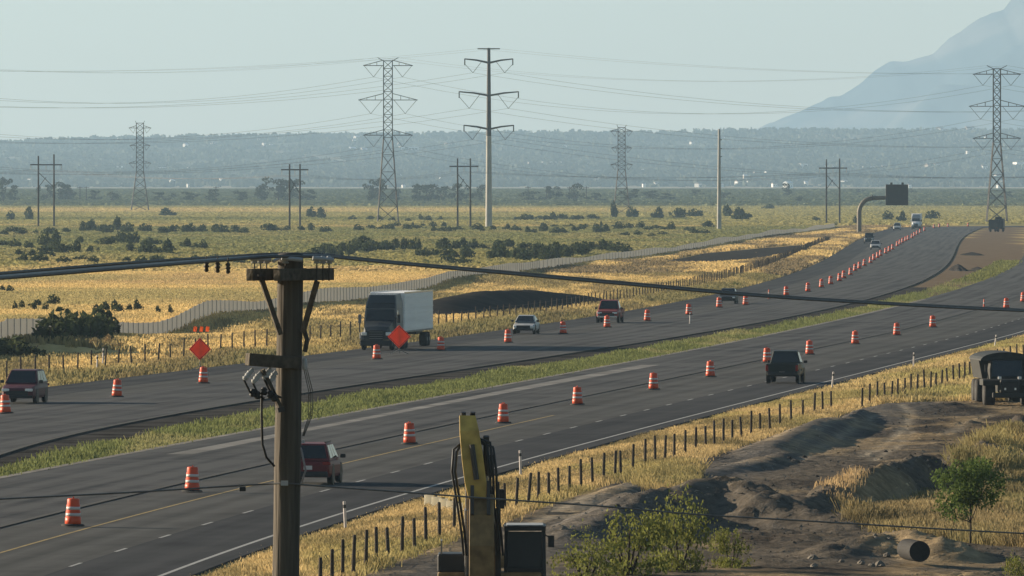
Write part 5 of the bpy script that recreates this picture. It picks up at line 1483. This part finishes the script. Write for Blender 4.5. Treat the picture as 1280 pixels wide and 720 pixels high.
for k, (x0, x1) in enumerate(((-.16, -.42), (-.20, -.34), (-.14, -.5), (.32, .52), (.30, .44))):
    x0 += .44; x1 += .40
    P = [(x0, 2.85, 5.45 - .05 * k), (x1, 2.95, 5.35 - .06 * k), (x1 + (.04 if x1 > .4 else -.08), 3.0, 4.6), (x1 - .10, 2.8, 3.7), (x1 - .2, 2.2, 3.0), (x1 - .25, 1.6, 2.4)]
    b = MB(); b.tube(P, .034, 7); b.build('hydraulic_hose', M_black, ex)
b = MB(); b.tube([(.43, 2.7, 5.95), (.43, 2.75, 6.12)], .07, 8); b.build('pin_boss', M_black, ex)
b = MB(); b.tube([(.67, 2.7, 5.95), (.67, 2.75, 6.12)], .07, 8); b.build('pin_boss', M_black, ex)
b = MB(); b.box((-.02, 2.3, 4.75), (.2, .5, .55)); b.build('valve_block', M_black, ex)
b = MB(); b.box((-.30, 1.5, 3.85), (.18, .25, .5)); b.build('work_lamp', M_black, ex)

# culvert pipe and rubble at the foot of the bank
dcv = 300.0
Xc = (1142 - 640) * dcv / F; zc_ = H - (694 - YH) * dcv / F
t = empty('culvert_pipe', (Xc, dcv, zc_ + .1), .15, 'black culvert pipe lying on the dirt below the sapling', 'pipe')
b = MB()
prof = []
for k in range(15): prof += [(.62, k * .16), (.66, k * .16 + .05), (.66, k * .16 + .11)]
b.lathe(prof, 22); o = b.build('shell', M_rubber, t); o.rotation_euler = (math.pi / 2, 0, 0); o.location = (0, 1.2, .1)
t.scale = (.5, .9, .5)
b = MB(); b.lathe([(.55, -.02), (.55, .03)], 22); o = b.build('mouth', M_rubber, t); o.rotation_euler = (math.pi / 2, 0, 0); o.location = (0, 1.22, .1)
def rock(loc, s, k):
    r = random.Random(k); b = MB()
    V = []
    for i, (rr, zz_) in enumerate(((.55, -.3), (1, 0), (.85, .45), (.35, .8))):
        for j in range(7):
            a = j / 7 * 6.283 + i * .3; q = rr * r.uniform(.75, 1.2)
            V.append((math.cos(a) * q * s, math.sin(a) * q * s, (zz_ + r.uniform(-.12, .12)) * s))
    Fc = [(i * 7 + j, i * 7 + (j + 1) % 7, (i + 1) * 7 + (j + 1) % 7, (i + 1) * 7 + j) for i in range(3) for j in range(7)] + [tuple(range(21, 28))]
    b.add(V, Fc)
    o = b.build('rock', mat('pale_rock', (0.16, 0.14, 0.115), .9, var=.3, scale=3), None, loc)
    o.rotation_euler = (0, 0, r.uniform(0, 6)); return o
for k in range(34):
    c_, w_, hh_ = random.choice([(1105, 26, 690), (1020, 30, 708), (1085, 40, 706), (905, 22, 612), (860, 40, 614), (700, 30, 684)])
    px = random.gauss(c_, w_ * .5); d = F * H / (hh_ + random.uniform(-8, 10) - YH)
    X = (px - 640) * d / F
    o = rock((X, d, earth_z(X, d) + .02), random.uniform(.07, .2), k)
    tag(o, 'pale rubble rock lying on the churned dirt', 'rock', 'rubble rocks')
for k in range(50):                                       # clods on the dark mounds
    px = random.uniform(760, 1240); row_ = random.uniform(560, 690); d = F * H / (row_ - YH); X = (px - 640) * d / F
    if X < float(rfx(d)) + 5: continue
    o = rock((X, d, earth_z(X, d)), random.uniform(.06, .15), 200 + k)
    o.data.materials[0] = M_dsoil; o.name = 'dirt_clod'
    tag(o, 'dark clod of soil on the churned earthworks', 'clod', 'soil clods')
# low heaps in the bare median
for (px, py, w, h_, lab) in ((1197, 337, 22, 9, 'dark gravel heap in the bare dirt median'), (1222, 336, 16, 4, 'small dark gravel heap beside the larger one'), (1215, 318, 30, 4, 'long low dirt heap in the bare median')):
    X, d, _ = G(px, py); s = d / F
    n_ = 24; a = np.linspace(-1, 1, n_); AX, AY = np.meshgrid(a, a)
    r_ = np.hypot(AX, AY) + .5 * fbm(AX * 3 + px, AY * 3, 3, 91)
    AZ = np.clip(1 - r_, 0, 1) ** .8 * h_ * s - .1
    o = np_mesh('gravel_heap', np.stack([(AX * w * s / 2).ravel(), (AY * 14).ravel(), AZ.ravel()], 1), grid_faces(n_, n_), M_dsoil, True)
    o.location = (X, d, -.05); tag(o, lab, 'heap')

# ---------------------------------------------------------------- foreground utility pole, 100 photo pixels to the metre
DP = 120.0
S = DP / F
PX = lambda px, py, dd=0.0: Q(px, py, DP + dd)
xb, _, ztop = PX(363, 320)
x2, _, _z = PX(357.5, 720)
lean = (x2 - xb) / (ztop - _z)
pole = empty('utility_pole', (xb + lean * ztop, DP, 0), 0, 'thick weathered wooden power pole with crossarm standing in the foreground', 'utility pole')
ox = xb + lean * ztop
def L(px, py, dd=0.0):
    p = PX(px, py, dd); return (p[0] - ox, dd, p[2])
secs = []
for k in range(40):
    z = -.3 + (ztop + .3) * k / 39
    r0 = .158 + .032 * (1 - z / ztop) + .003 * math.sin(z * 3.1)
    secs.append([(-lean * z + r0 * math.cos(a) * (1 + .02 * math.sin(a * 5 + z * .7)), r0 * math.sin(a), z) for a in np.linspace(0, 2 * math.pi, 25)[:-1]])
MB().loft(secs, True, True).build('shaft', M_wood, pole)
AZ = math.radians(60)                                   # the arm points mostly along the view
def arm_pt(u, v, py): c_ = L(363, py); return (c_[0] + u * math.cos(AZ) - v * math.sin(AZ), u * math.sin(AZ) + v * math.cos(AZ), c_[2])
ca, sa = math.cos(AZ), math.sin(AZ)
Rm = Matrix.Rotation(AZ, 3, 'Z')
zA = L(363, 343)[2]
for v in (-.2, .2):
    b = MB(); c_ = (L(363, 343)[0] - v * sa, v * ca, zA); b.box(c_, (1.3, .10, .15), m=Rm); b.build('crossarm', M_wood2, pole, bevel=.008)
for u in (-.72, .72):
    b = MB(); b.bar(arm_pt(u * .86, 0, 343.5), arm_pt(u * 1.08, 0, 343.5), .022); b.build('arm_bolt', M_dsteel, pole)
b = MB(); b.bar((L(328, 350)[0], -.28, L(328, 350)[2]), (L(351, 418)[0], -.20, L(351, 418)[2]), .045, .06); b.build('brace', M_wood2, pole)
b = MB(); b.bar((L(397, 351)[0], -.28, L(397, 351)[2]), (L(379, 415)[0], -.20, L(379, 415)[2]), .045, .06); b.build('brace', M_wood2, pole)
for g0 in (318, 357, 396):
    for k in range(3):
        px = g0 + k * 7.6
        dd = -.3 + .25 * k
        a_, t_ = L(px, 337, dd), L(px, 327, dd)
        b = MB(); b.tube([(a_[0], dd, a_[2] - .14), (a_[0], dd, t_[2])], .010, 6); ins = b.build('insulator_pin', M_dsteel, pole)
        b = MB(); b.lathe([(.018, -.045), (.045, -.04), (.03, -.012), (.042, -.005), (.03, .02), (.036, .03), (.02, .05)], 12, (t_[0], dd, t_[2] + .02)); b.build('insulator', M_ins, pole)
    b = MB(); p0, p1 = L(g0 - 5, 322.5, -.35), L(g0 + 21, 325, -.30)
    b.tube([p0, p1], .028, 9); b.build('line_clamp', M_ins, pole)
b = MB(); b.tube([L(341, 327, -.3), L(352, 321, -.2)], .02, 7); b.build('jumper_clamp', M_ins, pole)
b = MB(); b.lathe([(.17, 0), (.16, .03), (.08, .05)], 16, (L(363, 320)[0], 0, ztop - .005)); b.build('pole_cap', M_dsteel, pole)
# lower equipment arm
b = MB(); p0, p1 = L(309, 449, -.42), L(372, 454, -.1)
b.bar(p0, p1, .13, .155); b.build('equipment_arm', M_wood2, pole, bevel=.01)
b = MB(); b.bar(L(328, 462, -.32), L(352, 513, -.17), .045, .05); b.build('equipment_brace', M_wood2, pole)
b = MB(); b.bar(L(346, 513, -.2), L(354, 511, -.15), .06); b.build('brace_bracket', M_dsteel, pole)
for k, (px, py, dx) in enumerate(((312, 467, -7), (322, 471, -6), (334, 466, -4), (341, 470, -4))):
    b = MB(); a_, c_ = L(px + 4, py - 6, -.35 + .05 * k), L(px + dx, py + 8, -.4 + .05 * k)
    b.tube([a_, Vector(a_).lerp(Vector(c_), .5), c_], [.02, .035, .025], 8)
    for q in (.25, .5, .75): p = Vector(a_).lerp(Vector(c_), q); b.tube([p - Vector((.0, 0, .012)), p + Vector((0, 0, .012))], .045, 9)
    fc = b.build('fuse_cutout', M_ins, pole)
    b = MB(); b.tube([c_, L(px + dx + 8, py + 24, -.4 + .05 * k), L(px + dx + 14, py + 27, -.35 + .05 * k)], .014, 6); b.build('fuse_tube', M_black, fc)
for k, (px, py) in enumerate(((316, 491), (322, 494), (330, 489), (338, 493), (343, 497))):
    b = MB(); c_ = L(px, py, -.36); b.lathe([(.03, -.05), (.048, -.02), (.03, 0), (.045, .02), (.02, .05)], 9, c_); b.build('surge_arrester', M_black, pole)
b = MB(); b.tube([L(327, 490, -.3), L(327, 520, -.3), L(328, 555, -.28), L(333, 572, -.24), L(343, 583, -.2)], .016, 7); b.build('riser_cable', M_black, pole)
b = MB(); b.tube([L(380, 412, -.1), L(384, 425, -.1), L(381, 440, -.1)], .03, 7); b.build('ground_clamp', M_dsteel, pole)
b = MB(); b.lathe([(.025, -.07), (.035, -.04), (.03, .04), (.02, .07)], 9, L(381, 455, -.1)); b.build('lightning_arrester', M_ins, pole)
for k in range(3):
    b = MB(); b.tube([L(380 + 2 * k, 462, -.1), L(386 + 2.5 * k, 490, -.08), L(386 + 2 * k, 520, -.05), L(378 + k, 545, -.02)], .006, 5); b.build('down_wire', M_cable, pole)
b = MB(); b.bar(L(351, 604, -.22), L(360, 604, -.22), .05, .06); b.build('cable_clamp', M_ins, pole)
b = MB(); b.tube([L(376, 560, -.12), L(382, 588, -.25), L(377, 603, -.2)], .013, 6); b.build('slack_loop', mat('pale_cable', (.22, .2, .2), .5), pole)

def cable(P, r, label, m=M_cable, group=None, n=8):
    # smooth through control points
    P = [Vector(p) for p in P]; out = []
    for i in range(len(P) - 1):
        p0, p1, p2, p3 = P[max(i - 1, 0)], P[i], P[i + 1], P[min(i + 2, len(P) - 1)]
        for k in range(8):
            t_ = k / 8
            out.append(.5 * ((2 * p1) + (p2 - p0) * t_ + (2 * p0 - 5 * p1 + 4 * p2 - p3) * t_ ** 2 + (3 * p1 - p0 - 3 * p2 + p3) * t_ ** 3))
    out.append(P[-1])
    o = MB().tube(out, r, n, False).build('cable', m)
    return tag(o, label, 'cable', group)
LGRP = 'primary cables left of the pole'; RGRP = 'primary cables right of the pole'
for k, (dy, dd, m_, r_) in enumerate(((-3.2, .5, M_cable, .020), (0.4, .0, M_alum, .016), (3.0, -.5, M_cable, .020))):
    cable([Q(-160, 357 + dy * 1.3, DP - 20 + dd), Q(0, 345 + dy, DP - 12 + dd), Q(160, 332 + dy, DP - 6 + dd), Q(290, 322.5 + dy * .6, DP - 1 + dd), Q(350, 319 + dy * .5, DP + dd), Q(412, 320 + dy * .4, DP + 1 + dd)], r_, 'heavy dark overhead cable running to the wooden pole crossarm' if k != 1 else 'pale aluminium cable between the two dark ones at the wooden pole', m_, LGRP if k != 1 else None)
    cable([Q(412, 320 + dy * .4, DP + 1 + dd), Q(500, 329 + dy * .4, DP + 4 + dd), Q(640, 341.5 + dy * .45, DP + 8 + dd), Q(800, 356 + dy * .45, DP + 12 + dd), Q(960, 370 + dy * .4, DP + 16 + dd), Q(1120, 380 + dy * .35, DP + 20 + dd), Q(1280, 388 + dy * .35, DP + 25 + dd), Q(1420, 393, DP + 30 + dd)], .014 if k != 1 else .011, 'overhead cable descending away from the wooden pole across the road view', M_cable, RGRP)
cable([Q(-160, 633, DP - 8), Q(0, 624, DP - 4), Q(165, 615.5, DP - 2), Q(300, 607, DP - .22), Q(356, 604, DP - .22)], .011, 'thin lower cable reaching the wooden pole clamp', M_cable)
cable([Q(356, 604, DP - .22), Q(404, 608, DP + .2), Q(514, 616, DP + 2), Q(622, 624, DP + 4), Q(760, 633.5, DP + 6), Q(870, 643, DP + 8), Q(1020, 652, DP + 10), Q(1223, 664, DP + 13), Q(1420, 674, DP + 17)], .011, 'thin lower cable leaving the wooden pole past the excavator boom', M_cable)
def splice(px, py, w, dd, lab):
    t = empty('cable_splice_box', Q(px, py + 2, DP + dd), 0, lab, 'splice box')
    MB().box((0, 0, -.01), (w, .06, .055)).build('housing', M_black, t, bevel=.012)
    for sg in (-1, 1): MB().box((sg * w * .38, 0, .03), (.014, .02, .05)).build('hanger', M_steel, t)
splice(303, 608.5, .085, -.25, 'small black splice box on the lower cable beside the pole')
for k, px in enumerate((258, 272, 285)):
    t = empty('line_insulator', Q(px, 330 + k, DP - 2), 0, 'small dark insulator hanging under the heavy cables by the crossarm', 'insulator', 'hanging line insulators')
    MB().lathe([(.012, -.10), (.03, -.08), (.02, -.05), (.04, -.03), (.02, -.01), (.035, .01), (.012, .04)], 10).build('bell', M_dsteel, t)
    MB().tube([(0, 0, .03), (0, 0, .10)], .007, 6).build('hook', M_dsteel, t)

# ---------------------------------------------------------------- haze
hb = MB().box((0, 15500, 398), (7600, 32400, 806)).build('haze', None)
hm = bpy.data.materials.new('haze'); hm.use_nodes = True
for n_ in list(hm.node_tree.nodes):
    if n_.type == 'BSDF_PRINCIPLED': hm.node_tree.nodes.remove(n_)
pv = hm.node_tree.nodes.new('ShaderNodeVolumePrincipled')
pv.inputs['Color'].default_value = (0.50, 0.745, 1.0, 1)
pv.inputs['Density'].default_value = 0.000042
pv.inputs['Anisotropy'].default_value = 0.25
hm.node_tree.links.new(pv.outputs[0], hm.node_tree.nodes['Material Output'].inputs['Volume'])
hb.data.materials.append(hm)
tag(hb, 'thin pale summer haze filling the air', 'haze', kind='stuff')
